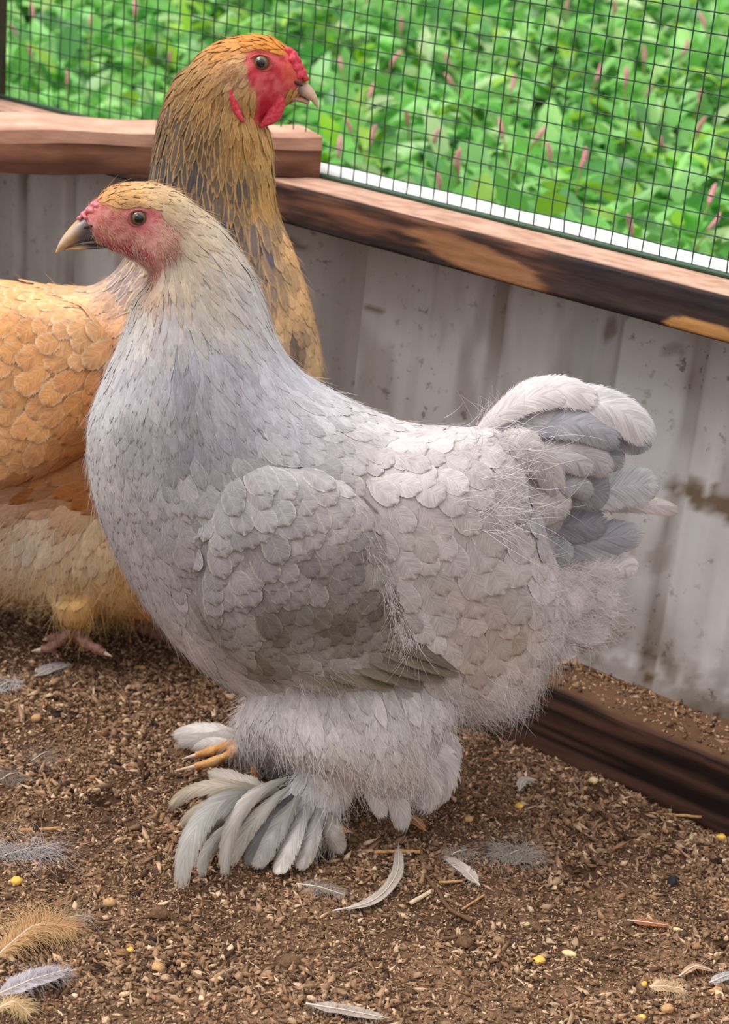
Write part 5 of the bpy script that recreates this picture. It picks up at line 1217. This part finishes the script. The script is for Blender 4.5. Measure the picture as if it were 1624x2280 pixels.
loose_feather([(-14, 2150), (40, 2110), (95, 2082), (170, 2088)], 36, (202, 164, 120), 'large tan fluffy feather lying just above the neat grey feather', (.004, .008, .006), 900, 2.6)
loose_feather([(-12, 2232), (70, 2206), (156, 2178)], 44, (176, 168, 174), 'pale grey feather with a neat vane below the large tan feather', (.004, .007, .006), 300, 1.25)
loose_feather([(-6, 2262), (30, 2252), (68, 2268)], 20, (210, 182, 140), 'cream feather tip poking in at the very corner below the pale grey feather', (.004, .006, .003), 420, 2.2)
loose_feather([(78, 1512), (112, 1500), (156, 1488)], 26, (176, 168, 168), 'small grey feather on the dirt beside the shadow under the orange hen', (.002, .004, .004), 140, 1.1)
loose_feather([(1068, 1979), (1034, 1950), (990, 1915)], 24, (206, 192, 184), 'small white feather with a curved quill beside the grey down clump', (.002, .004, .003), 220, 1.2)
loose_feather([(740, 2036), (826, 2018), (880, 1968), (884, 1908)], 20, (184, 172, 164), 'curled thin grey feather rising in front of the grey hen', (.002, .004, .010), 160, 1.2)
loose_feather([(660, 1975), (710, 1985), (765, 2000)], 32, (170, 158, 150), 'flattened wispy grey feather beside the curled thin feather', (.002, .003, .002), 260, 1.3, vane_on=False)
loose_feather([(680, 2246), (760, 2262), (868, 2276)], 26, (178, 164, 154), 'long grey feather half buried at the near edge of the dirt', (.003, .004, .002), 200, 1.2)
loose_feather([(1444, 2204), (1480, 2210), (1526, 2214)], 30, (204, 176, 142), 'pale tan feather with a frayed end near the yellow grains', (.002, .004, .003), 260, 1.4)
loose_feather([(1510, 2182), (1545, 2168), (1588, 2172)], 14, (186, 150, 122), 'narrow curved brown feather just above the frayed tan feather', (.002, .005, .003), 60, 1.2)
loose_feather([(1578, 2196), (1605, 2190), (1640, 2178)], 18, (172, 164, 168), 'grey feather cut off by the right edge of the picture', (.002, .004, .004), 90, 1.1)
loose_feather([(1396, 2056), (1440, 2064), (1490, 2068)], 18, (172, 112, 74), 'small rust brown feather lying flat on the dirt', (.002, .003, .002), 140, 1.2)
loose_feather([(888, 1842), (918, 1838), (948, 1858)], 20, (198, 140, 88), 'small orange feather behind the feathered leg of the grey hen', (.002, .005, .002), 120, 1.1)
loose_feather([(1155, 1768), (1165, 1748), (1195, 1742)], 16, (190, 178, 172), 'tiny white curled feather on the dirt near the dark sill', (.002, .004, .002), 120, 1.3)
down_tuft(50, 1905, 95, 34, 300, (190, 182, 182), 'tangled white down at the left edge in front of a straw')
down_tuft(16, 1530, 40, 30, 150, (220, 214, 216), 'white wisp of down at the left edge beneath the orange hen')
down_tuft(92, 1690, 44, 44, 130, (168, 148, 134), 'thin brownish down on the dirt left of the small dark hole')
down_tuft(22, 1735, 44, 40, 160, (150, 138, 128), 'dull grey down at the left edge below the thin brownish down')
down_tuft(1146, 1908, 62, 36, 520, (176, 166, 158), 'thick grey down clump between the hen and the dug hole')
down_tuft(1525, 1782, 64, 34, 260, (160, 146, 132), 'scraggly grey down against the dark sill')
down_tuft(165, 2052, 40, 20, 120, (176, 166, 164), 'small grey wisp of down behind the large tan feather')
down_tuft(1025, 1905, 40, 26, 140, (186, 170, 160), 'faint white wisp of down behind the small white feather')

m_straw = flat_mat('straw', (196, 150, 104), .8, .15, (400, .7, 1.2)); m_twig = flat_mat('twig', (112, 84, 66), .9, .1, (300, .7, 1.25)); m_pale = flat_mat('pale_stalk', (224, 198, 168), .7, .2, (300, .8, 1.1))
def stick(pts, r, mat, name, label, up=.0016):
    p = catmull(np.array(pts, float), 14); P = fpt(p[:, 0], p[:, 1]); P[:, 2] = P[:, 2].mean() + r + up * .6
    P += (vnoise(P, 300, 3, 2)[:, None] - .5) * np.array([.001, .001, .0006])
    V, Fs = tube(P, r * (1 + .25 * (vnoise(P, 700, 9) - .5)), 8); o = add(name, mesh(name, V, Fs), mat, label=label, category=name.split('_')[-1]); return o
stick([(1428, 1815), (1490, 1820), (1562, 1824)], .0010, m_straw, 'straw', 'pale straw lying in the dirt beside the dark sill')
stick([(944, 1955), (975, 1992), (1000, 2030), (1050, 2058)], .0013, m_twig, 'twig', 'curved dark twig on the dirt in front of the small white feather')
stick([(914, 2018), (938, 2004), (962, 1990)], .0013, m_pale, 'quill_stub', 'short whitish quill stub beside the curved dark twig')
stick([(832, 1904), (880, 1902), (934, 1904)], .0013, m_straw, 'twig', 'straight light brown twig behind the curled grey feather')
stick([(976, 1971), (1030, 1967)], .0009, m_straw, 'straw', 'short thin straw touching the small white feather')
stick([(1028, 2030), (1078, 1998)], .0007, m_straw, 'straw', 'thin slanting straw right of the curved dark twig')
stick([(44, 1856), (90, 1854), (136, 1850)], .0012, m_straw, 'straw', 'flat straw behind the tangled white down at the left edge')
stick([(980, 2098), (1022, 2092)], .0012, m_twig, 'twig', 'stubby brown twig beside the brown clod')

m_corn = flat_mat('corn_yellow', (236, 188, 88), .45, .35, (500, .75, 1.2)); m_cream = flat_mat('seed_cream', (232, 208, 158), .5, .3, (500, .8, 1.1)); m_peb = flat_mat('pebble_tan', (196, 156, 112), .75, .2, (500, .7, 1.2)); m_clod = flat_mat('clod_brown', (112, 86, 66), .95, .1, (700, .6, 1.3))
def nub(x, y, rx, ry, rz, mat, name, label, cat, bump=.5, yaw=0.0):
    c = fpt(float(x), float(y)); s = np.linalg.norm(c - CAM) / F; c[2] += rz * s * .55
    ax = [np.array([math.cos(yaw), math.sin(yaw), .1]) * rx * s, np.array([-math.sin(yaw), math.cos(yaw), 0]) * ry * s, ZUP * rz * s]
    V, Fs = ell(c, ax, (9, 12), bump, int(x)); k = (V - c) @ ax[0] / (ax[0] @ ax[0])
    V[:, 2] -= 0.0; V = c + (V - c) * (1 - .3 * np.clip(k, -1, 1))[:, None]         # one end narrower
    return add(name, mesh(name, V, Fs), mat, label=label, category=cat)
nub(1205, 2142, 14, 11, 8, m_corn, 'corn_kernel', 'broken yellow corn kernel beside a cream seed, near the narrow brown feather', 'grain', .9)
nub(1272, 2128, 17, 8, 7, m_cream, 'seed', 'long cream seed right of the broken yellow corn kernel', 'seed', .3, -.5)
nub(40, 1966, 13, 11, 9, m_corn, 'corn_kernel', 'shiny yellow corn kernel at the left edge below the tangled white down', 'grain', .5)
nub(1158, 1798, 10, 8, 7, m_corn, 'corn_kernel', 'yellow corn kernel behind the thick grey down clump', 'grain', .5)
nub(1609, 1869, 11, 9, 8, m_corn, 'corn_kernel', 'orange yellow corn kernel at the right edge below the straw', 'grain', .5)
nub(1432, 2271, 12, 9, 8, m_corn, 'corn_kernel', 'yellow corn kernel at the bottom edge below the frayed tan feather', 'grain', .6)
nub(292, 2118, 8, 7, 6, m_corn, 'corn_kernel', 'tiny yellow corn kernel right of the large tan feather', 'grain', .6)
nub(1436, 2194, 8, 7, 6, m_corn, 'corn_kernel', 'small orange corn bit at the quill end of the frayed tan feather', 'grain', .6)
nub(1598, 2208, 16, 9, 7, m_peb, 'seed', 'flat tan seed under the grey feather at the right edge', 'seed', .4, .4)
nub(1512, 2074, 18, 5, 5, m_cream, 'seed', 'thin white seed husk next to the rust brown feather', 'seed', .3, -.4)
nub(1174, 2060, 9, 5, 5, m_cream, 'seed', 'tiny white husk alone on bare dirt', 'seed', .3, .2)
nub(1236, 1980, 8, 6, 6, m_cream, 'seed', 'small cream grain in front of the dug hole', 'seed', .4)
nub(1324, 1742, 11, 8, 8, m_cream, 'pebble', 'pale pebble on the scratched dirt near the sill', 'pebble', .6)
nub(1045, 1828, 12, 9, 8, m_peb, 'pebble', 'pale lumpy pebble right of the small orange feather', 'pebble', .9)
nub(247, 2014, 15, 11, 10, m_peb, 'pebble', 'tan pebble left of the long foot feathers', 'pebble', .7)
nub(356, 2160, 14, 13, 11, m_peb, 'pebble', 'lumpy tan pebble in front of the hen below the foot feathers', 'pebble', .9)
nub(84, 1603, 11, 9, 8, m_peb, 'pebble', 'smooth tan pebble on the dirt near the thin brownish down', 'pebble', .4)
nub(316, 1492, 14, 7, 7, m_peb, 'pebble', 'pale oblong pebble at the edge of the shadow under the orange hen', 'pebble', .5)
nub(1490, 2250, 14, 11, 9, m_peb, 'pebble', 'brownish pebble below the frayed tan feather', 'pebble', .7)
nub(1038, 2106, 20, 17, 13, m_clod, 'dirt_clod', 'round brown clod beside the stubby brown twig', 'clod', 1.0)
nub(650, 2150, 26, 20, 14, m_clod, 'dirt_clod', 'large crumbly clod in front of the flattened wispy feather', 'clod', 1.0)
nub(360, 2040, 22, 15, 12, m_clod, 'dirt_clod', 'brown clod at the tip of the longest foot feather', 'clod', 1.0)
nub(1500, 1968, 9, 12, 12, flat_mat('dark_bit', (52, 50, 56), .8), 'dirt_clod', 'small blackish clod right of the dug hole', 'clod', 1.0)
